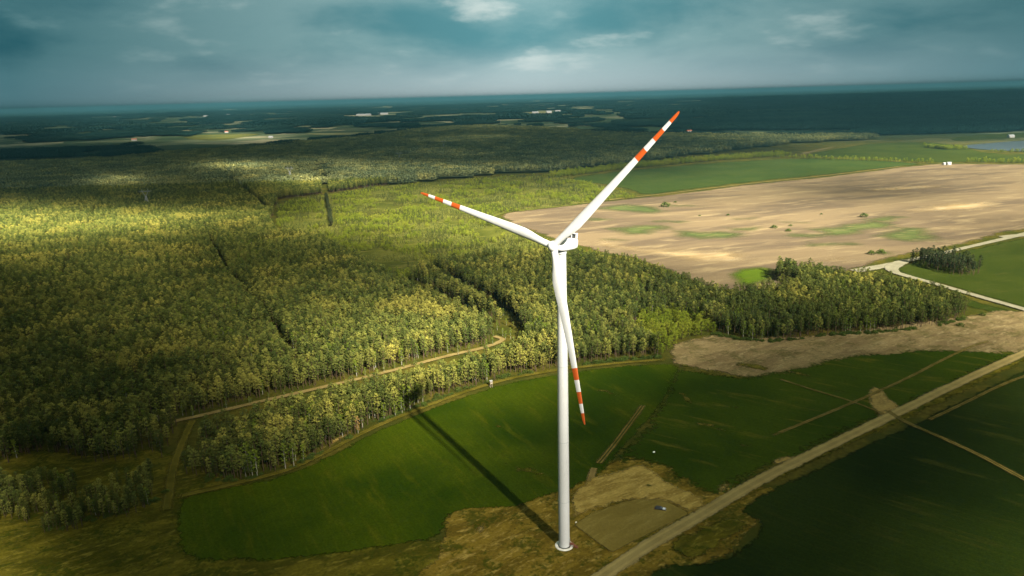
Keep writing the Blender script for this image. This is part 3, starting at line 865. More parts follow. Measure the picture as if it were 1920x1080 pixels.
DARK = bpy.data.collections.new('stock_dark')
BLACK = bpy.data.collections.new('stock_black')
DARKPARTS = []
GROVEPARTS = []
LEAFMAT = {'pine': 'pine', 'broad': 'broad', 'birch': 'birch_leaf', 'young': 'young', 'bush': 'bush', 'rust': 'rust'}
BARKMAT = {'birch': 'birch_bark', 'rust': 'birch_bark'}
PARTS = {}
COLLS = {}
NV = {'pine': 6, 'broad': 4, 'birch': 4, 'young': 4, 'bush': 3, 'rust': 1}
for kd, nv in NV.items():
    cl = bpy.data.collections.new('stock_' + kd)
    COLLS[kd] = cl
    PARTS[kd] = []
    for v in range(nv):
        TV, TF, CV, CF, T = tree_meshes(kd, 100 + v * 7 + len(kd))
        bm_ = M[BARKMAT.get(kd, 'bark')]
        tm = mesh_from(kd + '_trunk', TV, TF, [bm_], smooth=True)
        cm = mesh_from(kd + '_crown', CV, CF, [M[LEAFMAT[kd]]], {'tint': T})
        n = len(TV)
        jm = mesh_from(kd + '_whole', TV + CV, TF + [tuple(i + n for i in f) for f in CF], [bm_, M[LEAFMAT[kd]]],
                       {'tint': [.5] * n + T}, midx=[0] * len(TF) + [1] * len(CF))
        PARTS[kd].append((tm, cm))
        cl.objects.link(bpy.data.objects.new('%s_%d' % (kd, v), jm))
        if kd == 'pine':
            dj = jm.copy()
            dj.materials[1] = M['darkpine']
            dc = cm.copy()
            dc.materials[0] = M['darkpine']
            DARK.objects.link(bpy.data.objects.new('dark_%d' % v, dj))
            DARKPARTS.append((tm, dc))
            gc = cm.copy()
            gc.materials[0] = M['grovepine']
            GROVEPARTS.append((tm, gc))
            gj = jm.copy()
            gj.materials[1] = M['grovepine']
            BLACK.objects.link(bpy.data.objects.new('black_%d' % v, gj))


def tile_collection(name, size, count, material, hmin, hmax, cr, nf, fs, nvar=4):
    cl = bpy.data.collections.new(name)
    for v in range(nvar):
        r = np.random.default_rng(300 + v + int(size))
        V, Fc, T = [], [], []
        k = int(math.sqrt(count))
        st = size / k
        for a in range(k):
            for b in range(k):
                x = (a + .5 + r.uniform(-.45, .45)) * st - size / 2
                y = (b + .5 + r.uniform(-.45, .45)) * st - size / 2
                h = r.uniform(hmin, hmax)
                tv = r.uniform(.1, .9)
                for _ in range(nf):
                    q = r.uniform(0, 1)
                    z = h * (.45 + .55 * q)
                    rr = cr * (1.05 - .75 * q ** 1.6) * r.uniform(.5, 1)
                    an = r.uniform(0, 2 * math.pi)
                    p = np.array([x + rr * math.cos(an), y + rr * math.sin(an), z])
                    nrm = np.array([math.cos(an), math.sin(an), .7 + q]) + r.normal(size=3) * .4
                    nrm /= np.linalg.norm(nrm)
                    aa = np.cross(nrm, r.normal(size=3))
                    aa /= np.linalg.norm(aa)
                    bb = np.cross(nrm, aa)
                    s = fs * r.uniform(.7, 1.3)
                    i = len(V)
                    V += [p + aa * s, p + bb * s, p - aa * s, p - bb * s]
                    Fc.append((i, i + 1, i + 2, i + 3))
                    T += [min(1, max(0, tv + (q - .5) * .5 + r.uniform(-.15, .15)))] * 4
        # understorey floor of the stand
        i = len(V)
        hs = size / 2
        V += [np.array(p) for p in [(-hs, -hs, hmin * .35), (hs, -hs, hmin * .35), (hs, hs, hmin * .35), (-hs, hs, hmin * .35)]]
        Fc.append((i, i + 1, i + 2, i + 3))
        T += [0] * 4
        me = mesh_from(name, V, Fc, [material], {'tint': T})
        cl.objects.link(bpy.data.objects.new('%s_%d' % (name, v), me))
    return cl


def scatter(name, pts, rot, scl, idx, cl, label, cat, zs=None):
    me = bpy.data.meshes.new(name)
    n = len(pts)
    me.vertices.add(n)
    P = np.zeros((n, 3), np.float32)
    P[:, :2] = pts
    me.vertices.foreach_set('co', P.ravel())
    a = me.attributes.new('rz', 'FLOAT_VECTOR', 'POINT')
    R_ = np.zeros((n, 3), np.float32)
    R_[:, 2] = rot
    a.data.foreach_set('vector', R_.ravel())
    a = me.attributes.new('sc', 'FLOAT_VECTOR', 'POINT')
    S = np.repeat(np.asarray(scl, np.float32)[:, None], 3, 1)
    if zs is not None:
        S[:, 2] *= zs
    a.data.foreach_set('vector', S.ravel())
    a = me.attributes.new('vi', 'INT', 'POINT')
    a.data.foreach_set('value', np.asarray(idx, np.int32))
    o = link(name, me)
    ng = bpy.data.node_groups.new(name, 'GeometryNodeTree')
    ng.interface.new_socket('Geometry', in_out='INPUT', socket_type='NodeSocketGeometry')
    ng.interface.new_socket('Geometry', in_out='OUTPUT', socket_type='NodeSocketGeometry')
    gi, go = ng.nodes.new('NodeGroupInput'), ng.nodes.new('NodeGroupOutput')
    ip = ng.nodes.new('GeometryNodeInstanceOnPoints')
    ci = ng.nodes.new('GeometryNodeCollectionInfo')
    ci.inputs['Collection'].default_value = cl
    ci.inputs['Separate Children'].default_value = True
    ci.inputs['Reset Children'].default_value = True
    ip.inputs['Pick Instance'].default_value = True

    def attr(nm, t):
        nd = ng.nodes.new('GeometryNodeInputNamedAttribute')
        nd.data_type = t
        nd.inputs['Name'].default_value = nm
        return nd.outputs['Attribute']
    ng.links.new(gi.outputs[0], ip.inputs['Points'])
    ng.links.new(ci.outputs[0], ip.inputs['Instance'])
    ng.links.new(attr('vi', 'INT'), ip.inputs['Instance Index'])
    ng.links.new(attr('rz', 'FLOAT_VECTOR'), ip.inputs['Rotation'])
    ng.links.new(attr('sc', 'FLOAT_VECTOR'), ip.inputs['Scale'])
    ng.links.new(ip.outputs[0], go.inputs[0])
    md = o.modifiers.new('stand', 'NODES')
    md.node_group = ng
    tag(o, label, cat, kind='stuff')
    return o


def tree(kind, name, v, x, y, rz, sc, label, cat, group=None):
    e = empty(name, (x, y, 0), rz)
    e.scale = (sc, sc, sc)
    tag(e, label, cat, group)
    src = DARKPARTS if kind == 'dark' else GROVEPARTS if kind == 'grove' else PARTS[kind]
    tm, cm = src[v % len(src)]
    link('trunk', tm, e)
    link('crown', cm, e)
    return e


# where the woods stand (outlines of the stands, in the photograph's pixels, laid on the ground)
WOOD_A = [(-400, 905), (0, 856), (120, 850), (200, 834), (300, 795), (345, 782), (400, 767), (480, 748), (600, 722), (700, 699), (790, 675), (860, 657), (925, 642),
          (928, 628), (880, 598), (800, 566), (740, 541), (690, 510), (650, 482), (600, 452), (520, 446), (505, 425), (512, 400), (525, 374), (620, 362), (700, 350), (820, 338),
          (960, 325), (1040, 322), (1180, 305), (1300, 290), (1440, 275), (1500, 268), (1640, 262), (1640, 257), (1300, 256), (1150, 253), (1040, 243), (900, 238), (800, 243),
          (700, 258), (560, 271), (300, 292), (200, 303), (-400, 325)]
WOOD_B = [[(-300, 856), (345, 790), (325, 860), (265, 858), (200, 872), (150, 860), (90, 842), (50, 852), (20, 872), (-300, 896)],
          [(-300, 1000), (-300, 935), (30, 912), (100, 905), (148, 914), (135, 945), (75, 980), (20, 995)],
          [(78, 1005), (110, 972), (165, 943), (228, 918), (275, 890), (314, 884), (315, 942), (240, 970), (160, 994)],
          [(332, 908), (336, 878), (362, 876), (378, 892)]]
WOOD_C = [(372, 858), (374, 880), (392, 898), (440, 906), (520, 890), (560, 872), (620, 840), (700, 797), (790, 760), (870, 731), (950, 706), (1040, 690), (1150, 677), (1240, 670),
          (1215, 650), (1180, 625), (1195, 600), (1260, 596), (1320, 606), (1345, 622), (1390, 636), (1440, 640), (1500, 635), (1560, 628), (1640, 624), (1750, 612), (1805, 600), (1815, 585),
          (1760, 562), (1700, 548), (1640, 536), (1590, 530), (1540, 518), (1500, 512), (1462, 510), (1452, 524), (1500, 538), (1460, 556), (1420, 560), (1390, 566), (1330, 556), (1260, 532),
          (1190, 506), (1100, 494), (1010, 488), (900, 492), (800, 510), (778, 524), (830, 552), (900, 585), (950, 618), (985, 655), (960, 680), (880, 699), (800, 719), (700, 745), (600, 769), (500, 794), (420, 816), (385, 832)]
WOOD_S = [(762, 520), (800, 545), (860, 572), (915, 604), (940, 622), (930, 612), (880, 580), (820, 552), (775, 528)]
BROAD_L = [(1236, 668), (1190, 632), (1190, 598), (1262, 592), (1322, 606), (1338, 624), (1278, 642)]
YOUNG = [(520, 430), (522, 385), (620, 366), (700, 354), (820, 345), (960, 332), (1040, 332), (1120, 347), (1192, 372), (1080, 384), (915, 403), (955, 426), (1020, 448), (1100, 473), (1185, 490),
         (1262, 524), (1190, 506), (1100, 492), (1010, 486), (900, 490), (800, 508), (775, 528), (735, 530), (680, 490), (640, 462), (600, 446)]
GROVE = [(1708, 494), (1728, 488), (1790, 493), (1832, 512), (1826, 519), (1790, 517), (1740, 505)]
HEDGES = [([(1420, 294), (1560, 300), (1700, 304), (1752, 307)], 9, 8), ([(1815, 305), (1920, 306), (2000, 307)], 14, 10), ([(1038, 334), (1160, 319), (1300, 305), (1480, 292)], 60, 10),
          ([(1745, 278), (1780, 281), (1815, 280)], 40, 9), ([(1860, 285), (1930, 287), (2000, 288)], 10, 8)]
RIDES = [([(925, 632), (950, 638), (905, 655), (850, 666), (790, 682), (700, 706), (600, 729), (500, 752), (400, 776), (300, 798)], 5.5),
         ([(312, 960), (318, 930), (322, 890), (335, 850), (350, 812), (362, 790)], 6.5),
         ([(800, 508), (850, 532), (900, 562), (945, 592), (965, 625), (970, 650)], 7.5),
         ([(390, 448), (430, 520), (500, 600), (560, 690)], 2.5), ([(425, 322), (440, 345), (505, 400)], 5), ([(600, 312), (608, 345), (618, 400), (622, 425)], 7),
         ([(180, 400), (150, 470), (100, 560)], 2.0), ([(1010, 500), (1080, 560), (1160, 640)], 1.5)]


def jitter_grid(poly_px, step, jit=.42, dmax=1e9, dmin=0):
    P = gpoly(poly_px)
    P = P[(P[:, 1] > 0)]
    lo, hi = P.min(0), P.max(0)
    hi[1] = min(hi[1], dmax)
    lo[1] = max(lo[1], dmin)
    gx, gy = np.meshgrid(np.arange(lo[0], hi[0], step), np.arange(lo[1], hi[1], step))
    G = np.stack([gx.ravel(), gy.ravel()], 1)
    # keep what a camera near this one could see
    G = G[np.abs(G[:, 0]) < G[:, 1] * .80 + 60]
    G = G + rng.uniform(-jit, jit, G.shape) * step
    D = np.hypot(G[:, 0], G[:, 1])[:, None]
    sc = 1 / 30.0
    Gw = G + np.stack([fbm(G[:, 0] * sc, G[:, 1] * sc, 31) - .5, fbm(G[:, 0] * sc, G[:, 1] * sc, 37) - .5], 1) * np.clip(D * .012, 2, 40)
    return G[inside(Gw, P)]


def off_rides(G, extra=0.0):
    keep = np.ones(len(G), bool)
    for pp, w_ in RIDES:
        keep &= polydist(G, gpoly(pp), False) > w_ + extra
    return G[keep]


SPLIT = 1500.0
pts = [jitter_grid(WOOD_A, 3.2, dmax=SPLIT)]
pts.append(jitter_grid(WOOD_B[0], 3.8))
for pg in WOOD_B[1:]:
    pts.append(jitter_grid(pg, 2.9))
pts.append(jitter_grid(WOOD_C, 3.3))
pts.append(jitter_grid(WOOD_S, 4.0))
P = off_rides(np.concatenate(pts))
# natural gaps in the canopy
P = P[(fbm(P[:, 0] / 9, P[:, 1] / 9, 61) > .33)]
grove = jitter_grid(GROVE, 4.6)
P = P[rng.permutation(len(P))]
# a sprinkling of birches, thicker near ride and wood edges
bn = fbm(P[:, 0] / 35, P[:, 1] / 35, 71)
is_birch = rng.uniform(size=len(P)) < np.where(bn > .64, .30, .02)
birch, pine = P[is_birch], P[~is_birch]


def px_of(G):
    v = np.concatenate([G, np.full((len(G), 1), 12.0)], 1) - _C
    z = v @ _fw
    return 960 + F * (v @ _R) / z, 540 - F * (v @ _U) / z, z


def nearest_visible(G, n):
    x, y, z = px_of(G)
    vis = (x > -15) & (x < 1935) & (y < 1080)
    order = np.argsort(np.where(vis, z, 1e9))
    sel = np.zeros(len(G), bool)
    sel[order[:n]] = True
    return sel & vis


# nearest pines one by one
selp = nearest_visible(pine, 300)
selb = nearest_visible(birch, 110)


def third(v, arr):
    a, b = np.quantile(arr, [1 / 3, 2 / 3])
    return 0 if v < a else (1 if v < b else 2)


def stature(sc, lo, hi):
    return 'short' if sc < lo + (hi - lo) / 3 else ('mid height' if sc < hi - (hi - lo) / 3 else 'tall')


def base_px(G):
    q_ = np.concatenate([G, np.zeros((len(G), 1))], 1) - _C
    z_ = q_ @ _fw
    return 960 + F * (q_ @ _R) / z_, 540 - F * (q_ @ _U) / z_


ENDS = ('left end', 'middle', 'right end')
ROWS = ('back', 'centre', 'front')


def plant(G, kind_fn, name, zones, lo, hi, cat):
    """single trees, each labelled by colour, height and where in its clump it stands"""
    X, Y = base_px(G)
    zi = np.array([next(i for i, (xm, _, _) in enumerate(zones) if x < xm) for x in X])
    for k, (x, y) in enumerate(G):
        same = zi == zi[k]
        _, where, group = zones[zi[k]]
        kd, colour = kind_fn()
        low_ = Y[k] > 893 and X[k] < 325
        sc = rng.uniform(lo, hi) * (.72 if low_ else 1)
        a, b = third(X[k], X[same]), third(Y[k], Y[same])
        lb = '%s %s %s, %s, %s row, %s' % (stature(sc, lo * (.72 if low_ else 1), hi * (.72 if low_ else 1)), colour, cat.split()[0], ENDS[a], ROWS[b], where)
        tree(kd, name, k, x, y, rng.uniform(0, 6.28), sc, lb, cat, group)


plant(pine[selp], lambda: ('dark', 'dark green') if rng.uniform() < .5 else ('pine', 'olive'), 'pine_tree',
      [(150, 'shaded lower left copse', 'pines of the lower left copse'), (330, 'clump left of the grass ride', 'pines left of the grass ride'),
       (520, 'belt right of the grass ride', 'pines right of the grass ride'), (9999, 'belt by curved field edge', 'pines along the curved field edge')], .58, 1.02, 'pine tree')
plant(birch[selb], lambda: ('birch', 'light green'), 'birch_tree',
      [(330, 'copses left of the grass ride', 'birches left of the grass ride'), (620, 'belt right of the grass ride', 'birches right of the grass ride'),
       (9999, 'belt by curved field edge', 'birches along the curved field edge')], .75, 1.05, 'birch tree')


def rs(n, a, b):
    return rng.uniform(a, b, n)


q = pine[~selp]
hs = .74 + .33 * fbm(q[:, 0] / 60, q[:, 1] / 60, 81) + rs(len(q), -.12, .12)
qx, qy, _ = px_of(q)
pd = np.where(qx > 1230, .82, np.where(qx > 900, .55, .40)) + (fbm(q[:, 0] / 50, q[:, 1] / 50, 87) - .5) * .8
dk = rng.uniform(size=len(q)) < pd
hs = hs * np.where(rng.uniform(size=len(q)) < .25, .76, 1)
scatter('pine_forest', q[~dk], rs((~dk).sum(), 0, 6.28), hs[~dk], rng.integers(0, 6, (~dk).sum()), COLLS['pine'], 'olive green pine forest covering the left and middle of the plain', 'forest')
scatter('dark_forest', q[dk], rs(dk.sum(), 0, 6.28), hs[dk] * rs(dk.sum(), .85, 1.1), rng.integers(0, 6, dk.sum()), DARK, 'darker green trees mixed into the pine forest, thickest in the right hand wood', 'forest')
q = birch[~selb]
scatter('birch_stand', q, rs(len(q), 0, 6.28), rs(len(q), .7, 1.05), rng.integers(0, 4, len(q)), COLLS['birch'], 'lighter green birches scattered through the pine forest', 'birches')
plant(grove, lambda: ('grove', 'blackish green'), 'spruce_tree', [(9999, 'grove by the pale road', 'evergreens of the meadow grove')], .75, 1.05, 'evergreen tree')

bl = off_rides(jitter_grid(BROAD_L, 6.2))
plant(bl, lambda: ('broad', 'vivid green'), 'broadleaf_tree', [(9999, 'bright clump by the bare earth', 'bright broadleaf trees beside the bare earth')], .75, 1.1, 'broadleaf tree')

# young plantation: denser and sparser rows
yg = jitter_grid(YOUNG, 3.1)
x_, y_, z_ = px_of(yg)
dens = fbm(yg[:, 0] / 30, yg[:, 1] / 30, 91)
yg = yg[(dens > .43) & (rng.uniform(size=len(yg)) < .2 + 1.6 * dens)]
yg = off_rides(yg)
big = rng.uniform(size=len(yg)) < .35 * (fbm(yg[:, 0] / 30, yg[:, 1] / 30, 95) > .5)
scatter('young_plantation', yg[~big], rs((~big).sum(), 0, 6.28), rs((~big).sum(), .35, .85), rng.integers(0, 4, (~big).sum()), COLLS['young'], 'light green young trees between the pine forest and brown field', 'plantation')
scatter('bright_thicket', yg[big], rs(big.sum(), 0, 6.28), rs(big.sum(), .4, .7), rng.integers(0, 4, big.sum()), COLLS['broad'], 'vivid green thickets standing in the young plantation', 'thicket')

yd = jitter_grid(YOUNG, 6.5)
yd = yd[fbm(yd[:, 0] / 30, yd[:, 1] / 26, 133) > .58]
yd = off_rides(yd)
scatter('plantation_pines', yd, rs(len(yd), 0, 6.28), rs(len(yd), .35, .6), rng.integers(0, 6, len(yd)), DARK, 'darker half grown pines standing in bands through the young plantation', 'pines')
# scrub under the wood edge
eg = resample(gpoly([(80, 998), (160, 985), (240, 962), (310, 935)]), lambda a: 2.5, False)
e2 = resample(gpoly([(392, 900), (440, 908), (520, 892), (560, 874), (620, 842), (700, 799), (790, 762), (870, 733), (950, 708), (1040, 692), (1150, 679), (1240, 672)]), lambda a: 2.5, False)
e3 = resample(gpoly([(1340, 628), (1390, 638), (1440, 642), (1500, 637), (1560, 630), (1640, 626), (1750, 614), (1810, 600)]), lambda a: 2.2, False)
eg = np.concatenate([eg, e2, e2, e3, e3])
eg = eg + rng.normal(size=eg.shape) * 1.3 + np.array([0, 1.6])
eg = eg[fbm(eg[:, 0] / 16, eg[:, 1] / 16, 141) > .42]
scatter('edge_scrub', eg, rs(len(eg), 0, 6.28), rs(len(eg), .25, .95), rng.integers(0, 3, len(eg)), COLLS['bush'], 'low dark scrub growing along the foot of the wood edges', 'scrub')

# edge rows: bright birches along the two rides
eb = []
for pp, w_ in (RIDES[2], RIDES[0], ([(720, 515), (790, 552), (870, 590), (935, 630)], 0)):
    Q = resample(gpoly(pp), lambda a: 4.5, False)
    eb.append(Q + rng.normal(size=Q.shape) * 2.2)
RIDE5 = resample(gpoly([(612, 372), (618, 400), (622, 428)]), lambda a: 4, False)
eb = np.concatenate(eb)
eb = eb[rng.uniform(size=len(eb)) < .4]
scatter('ride_saplings', eb, rs(len(eb), 0, 6.28), rs(len(eb), .3, .6), rng.integers(0, 4, len(eb)), COLLS['birch'], 'bright green saplings lining the forest rides', 'saplings')
d5 = np.concatenate([RIDE5 + rng.normal(size=RIDE5.shape) * 1.1 for _ in range(2)])
scatter('tree_row', d5, rs(len(d5), 0, 6.28), rs(len(d5), .5, .75), rng.integers(0, 6, len(d5)), BLACK, 'dark row of trees along the straight cut beyond the forest', 'tree row')

# hedges and field-edge trees
hp = []
for pp, wd, st in HEDGES:
    Q = resample(gpoly(pp), lambda a: st * .5, False)
    for k in range(max(1, int(wd / 7))):
        hp.append(Q + np.stack([rng.normal(size=len(Q)) * 3, rng.uniform(0, wd, len(Q))], 1))
hp = np.concatenate(hp)
scatter('field_hedge', hp, rs(len(hp), 0, 6.28), rs(len(hp), .6, 1.1), rng.integers(0, 4, len(hp)), COLLS['broad'], 'hedge trees along the far edges of the green fields', 'hedge')

# middle-distance and far woods, stand by stand
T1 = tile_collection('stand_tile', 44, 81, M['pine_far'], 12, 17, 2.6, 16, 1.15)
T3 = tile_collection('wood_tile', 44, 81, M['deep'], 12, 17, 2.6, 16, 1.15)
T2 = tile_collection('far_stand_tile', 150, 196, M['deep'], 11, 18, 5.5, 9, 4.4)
mt = jitter_grid(WOOD_A, 40, .1, 4600, SPLIT + 12)
mt = off_rides(mt, 12)
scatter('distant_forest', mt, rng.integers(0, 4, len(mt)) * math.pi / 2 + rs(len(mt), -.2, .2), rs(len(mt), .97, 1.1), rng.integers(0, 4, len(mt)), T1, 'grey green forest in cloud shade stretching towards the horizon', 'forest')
FARBOX = [(-300, 322), (-300, 216), (960, 183), (2200, 148), (2200, 262), (1640, 262), (1300, 258), (1150, 256), (1040, 244), (900, 240), (800, 245), (700, 260), (560, 274), (300, 296), (200, 306)]


def far_woods(step, dmin, dmax):
    G = jitter_grid(FARBOX, step, .15, dmax, dmin)
    x, y, z = px_of(G)
    nz = fbm(G[:, 0] / 800, G[:, 1] / 1200, 111, 4) * .58 + .42 * fbm(G[:, 0] / 230, G[:, 1] / 330, 117, 3)
    thr = np.interp(x, [0, 500, 1000, 1250, 1420, 1920], [.50, .515, .52, .50, .42, .39])
    thr = thr + np.where((x > 1400) & (y > 228), .10, 0)
    keep = nz > thr
    for pg in ([(318, 266), (380, 250), (500, 246), (500, 258), (430, 266)], [(1270, 254), (1280, 246), (1620, 244), (1600, 253)], [(970, 216), (1000, 207), (1060, 207), (1050, 216)],
               [(-40, 320), (20, 304), (70, 305), (50, 316)], [(550, 256), (640, 247), (710, 245), (700, 254)], [(1740, 270), (1860, 249), (1980, 243), (1980, 258), (1850, 268)],
               [(1640, 272), (1700, 264), (1800, 270), (2000, 262), (2000, 290), (1640, 290)]):
        keep &= ~inside(G, gpoly(pg))
    return G[keep]


f1 = far_woods(42, 2600, 5200)
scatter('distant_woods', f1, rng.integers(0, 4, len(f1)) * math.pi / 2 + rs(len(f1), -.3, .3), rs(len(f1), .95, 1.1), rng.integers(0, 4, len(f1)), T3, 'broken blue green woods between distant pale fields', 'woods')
f2 = far_woods(140, 5200, 42000)
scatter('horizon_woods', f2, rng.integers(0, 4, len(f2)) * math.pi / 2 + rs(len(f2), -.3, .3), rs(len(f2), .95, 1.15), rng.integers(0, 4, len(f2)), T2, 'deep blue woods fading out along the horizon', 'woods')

# single bushes on the brown field and meadows
for (x, y, s_, lb) in [(1248, 388, 3.6, 'dark wide bush alone at the far side of the brown field'), (1451, 428, 2.0, 'round green bush in the middle of the brown field'),
                       (1478, 434, 1.7, 'small green bush just right of the round one on the brown field'), (1482, 424, 1.2, 'low dark bush above the small green one on the brown field'),
                       (1620, 407, 2.6, 'green bush at the right of the bush row on the brown field'), (1634, 477, 2.0, 'left one of the two bushes near the pale road bend'),
                       (1652, 476, 2.3, 'right taller one of the two bushes near the pale road bend'), (1312, 405, .9, 'tiny bush at the left end of the far row on the brown field'),
                       (1365, 404, 1.2, 'small bush in the middle of the far row on the brown field'), (1540, 402, .9, 'tiny bush left of the green bush on the brown field'),
                       (1216, 915, .8, 'bush standing in for a dark hole in the spoil beside the gravel pad'), (1266, 380, 1.2, 'small bush behind the dark wide bush on the brown field'),  # first one is added in place of a dark hole in the spoil
                       (1770, 600, 1.6, 'bush at the right tip of the pine wood by the bare earth'), (1800, 612, 1.3, 'lower bush on the bare earth right of the pine wood'),
                       (1842, 592, 1.2, 'farther bush below the pale road right of the pine wood')]:
    p = g(x, y)
    tree('bush', 'bush', int(x) % 3, p[0], p[1], rng.uniform(0, 6.28), s_ * .8, lb, 'bush')
p = g(672, 815)
tree('rust', 'withered_tree', 0, p[0], p[1], 0, .75, 'withered orange brown tree at the wood edge above the green field', 'tree')


# ---------------------------------------------------------------- wind turbine
def frame(origin, ax, ay, az):
    return Matrix(((ax[0], ay[0], az[0], origin[0]), (ax[1], ay[1], az[1], origin[1]), (ax[2], ay[2], az[2], origin[2]), (0, 0, 0, 1)))


def lathe(profile, k=48):
    V, Fc = [], []
    for r_, z in profile:
        for j in range(k):
            a = 2 * math.pi * j / k
            V.append((r_ * math.cos(a), r_ * math.sin(a), z))
    for i in range(len(profile) - 1):
        for j in range(k):
            Fc.append((i * k + j, i * k + (j + 1) % k, (i + 1) * k + (j + 1) % k, (i + 1) * k + j))
    Fc.append(tuple(range(k))[::-1])
    Fc.append(tuple((len(profile) - 1) * k + j for j in range(k)))
    return V, Fc


def smooth_by(me, ang=35):
    me.polygons.foreach_set('use_smooth', np.ones(len(me.polygons), bool))
    try:
        me.set_sharp_from_angle(angle=math.radians(ang))
    except Exception:
        pass
    return me


def bevel_box(size, loc=(0, 0, 0), bev=0.1, seg=2, taper=None, rot=None, bm=None):
    own = bm is None
    if own:
        bm = bmesh.new()
    r_ = bmesh.ops.create_cube(bm, size=1)
    vs = r_['verts']
    for v in vs:
        v.co = Vector((v.co.x * size[0], v.co.y * size[1], v.co.z * size[2]))
        if taper and v.co.z > 0:
            v.co.x *= taper[0]
            v.co.y *= taper[1]
    if bev > 0:
        es = list({e for v in vs for e in v.link_edges})
        res = bmesh.ops.bevel(bm, geom=es, offset=bev, segments=seg, affect='EDGES', profile=.5)
        vs = list({v for v in res['verts']} | {v for v in vs if v.is_valid})
    if rot is not None:
        bmesh.ops.rotate(bm, verts=vs, cent=(0, 0, 0), matrix=rot)
    bmesh.ops.translate(bm, verts=vs, vec=Vector(loc))
    return bm


def bm_mesh(bm, name, m, smooth=False):
    me = bpy.data.meshes.new(name)
    bm.normal_update()
    bm.to_mesh(me)
    bm.free()
    me.materials.append(m)
    if smooth:
        smooth_by(me)
    return me


TB = g(1058, 1024)
HUB_H, BL = 119.52, 61.6
YAW, AZ, OH, TILT = math.radians(-126.12), math.radians(46.04), 5.32, math.radians(6.0)
turb = empty('wind_turbine', (TB[0], TB[1], 0))
tag(turb, 'tall white wind turbine with three red striped blades beside the gravel road', 'wind turbine')
V, Fc = lathe([(2.12, .35), (2.12, 3), (2.10, 20), (2.08, 30), (2.04, 45), (1.98, 60), (1.90, 75), (1.78, 90), (1.66, 103), (1.56, 116.6)])
tw = link('tower', smooth_by(mesh_from('tower', V, Fc, [M['white']])), turb)
for zf, rf in ((20, 2.13), (45, 2.07), (75, 1.93)):
    V, Fc = lathe([(rf - .04, -.10), (rf, -.08), (rf, .08), (rf - .04, .10)])
    link('flange', smooth_by(mesh_from('flange', V, Fc, [M['greymark']])), tw, (0, 0, zf))
V, Fc = lathe([(3.55, 0), (3.6, .05), (3.6, .42), (3.5, .5), (2.7, .5), (2.65, .34), (2.2, .34)])
link('foundation', smooth_by(mesh_from('foundation', V, Fc, [M['concrete']])), turb)
V, Fc = lathe([(2.35, .345), (2.35, .55), (2.3, .6), (2.15, .6)])
link('base_flange', smooth_by(mesh_from('base_flange', V, Fc, [M['darkmetal']])), turb)
# door and stair on the right-hand side
da = math.radians(12)
dd = np.array([math.cos(da), math.sin(da)])
bm = bevel_box((.12, 1.0, 2.3), (2.11, 0, 2.9), .04)
dr = link('door', bm_mesh(bm, 'door', M['greymark']), turb)
dr.rotation_euler = (0, 0, da)
bm = bmesh.new()
bevel_box((1.5, 1.3, .12), (2.95, 0, 1.66), 0, bm=bm)
for k in range(7):
    bevel_box((.30, 1.1, .07), (3.85 + k * .27, 0, 1.5 - k * .21), 0, bm=bm)
for sgn in (-.58, .58):
    bevel_box((2.5, .07, .16), (4.65, sgn, .85), 0, rot=None, bm=bm)
    for k in range(4):
        bevel_box((.06, .06, 1.1), (2.4 + k * .42, sgn, 2.25), 0, bm=bm)
    bevel_box((1.45, .06, .06), (3.0, sgn, 2.8), 0, bm=bm)
for x in (2.4, 3.6):
    bevel_box((.08, .08, 1.6), (x, .5, .8), 0, bm=bm)
    bevel_box((.08, .08, 1.6), (x, -.5, .8), 0, bm=bm)
st = link('stairs', bm_mesh(bm, 'stairs', M['stairred']), turb)
st.rotation_euler = (0, 0, da - .9)
st.rotation_euler = (0, 0, math.radians(-20))
dr.rotation_euler = (0, 0, math.radians(-20))

ax = np.array([math.cos(YAW) * math.cos(TILT), math.sin(YAW) * math.cos(TILT), math.sin(TILT)])
hubc = np.array([0, 0, HUB_H]) + OH * ax
hr = np.cross([0, 0, 1], ax)
hr /= np.linalg.norm(hr)
up = np.cross(ax, hr)
# nacelle: x = forwards to the hub
nac_m = frame(np.array([0, 0, HUB_H]), ax, hr, up)
bm = bmesh.new()
secs = [(3.0, 1.35, 1.45, -.05), (2.4, 1.75, 1.75, 0), (.5, 1.95, 2.0, .05), (-3, 1.98, 2.05, .08), (-6, 1.95, 2.0, .12), (-8.2, 1.75, 1.8, .2), (-8.9, 1.3, 1.35, .25)]
rings = []
for x, hw, hh, zc in secs:
    ring = []
    for j in range(20):
        a = 2 * math.pi * j / 20
        ca, sa = math.cos(a), math.sin(a)
        p_ = .45
        ring.append(bm.verts.new((x, hw * math.copysign(abs(ca) ** p_, ca), zc + hh * math.copysign(abs(sa) ** p_, sa))))
    rings.append(ring)
for a_, b_ in zip(rings, rings[1:]):
    for j in range(20):
        bm.faces.new((a_[j], b_[j], b_[(j + 1) % 20], a_[(j + 1) % 20]))
bm.faces.new(rings[0])
bm.faces.new(rings[-1][::-1])
bmesh.ops.recalc_face_normals(bm, faces=bm.faces[:])
nac = link('nacelle', bm_mesh(bm, 'nacelle', M['white'], True), turb)
nac.matrix_local = nac_m
bm = bevel_box((1.6, 3.7, .30), (-7.0, 0, 3.75), .1)
for sy in (-1.75, 0, 1.75):
    bevel_box((1.2, .16, 1.6), (-7.0, sy, 2.85), .03, bm=bm)
link('cooler', bm_mesh(bm, 'cooler', M['white']), nac)
bm = bmesh.new()
for sy in (-.88, .88):
    bevel_box((.35, 1.5, 1.3), (-6.8, sy, 2.9), 0, bm=bm)
link('radiator', bm_mesh(bm, 'radiator', M['darkmetal']), nac)
bm = bmesh.new()
bevel_box((.9, .9, .12), (-3.0, .3, 2.16), .03, bm=bm)
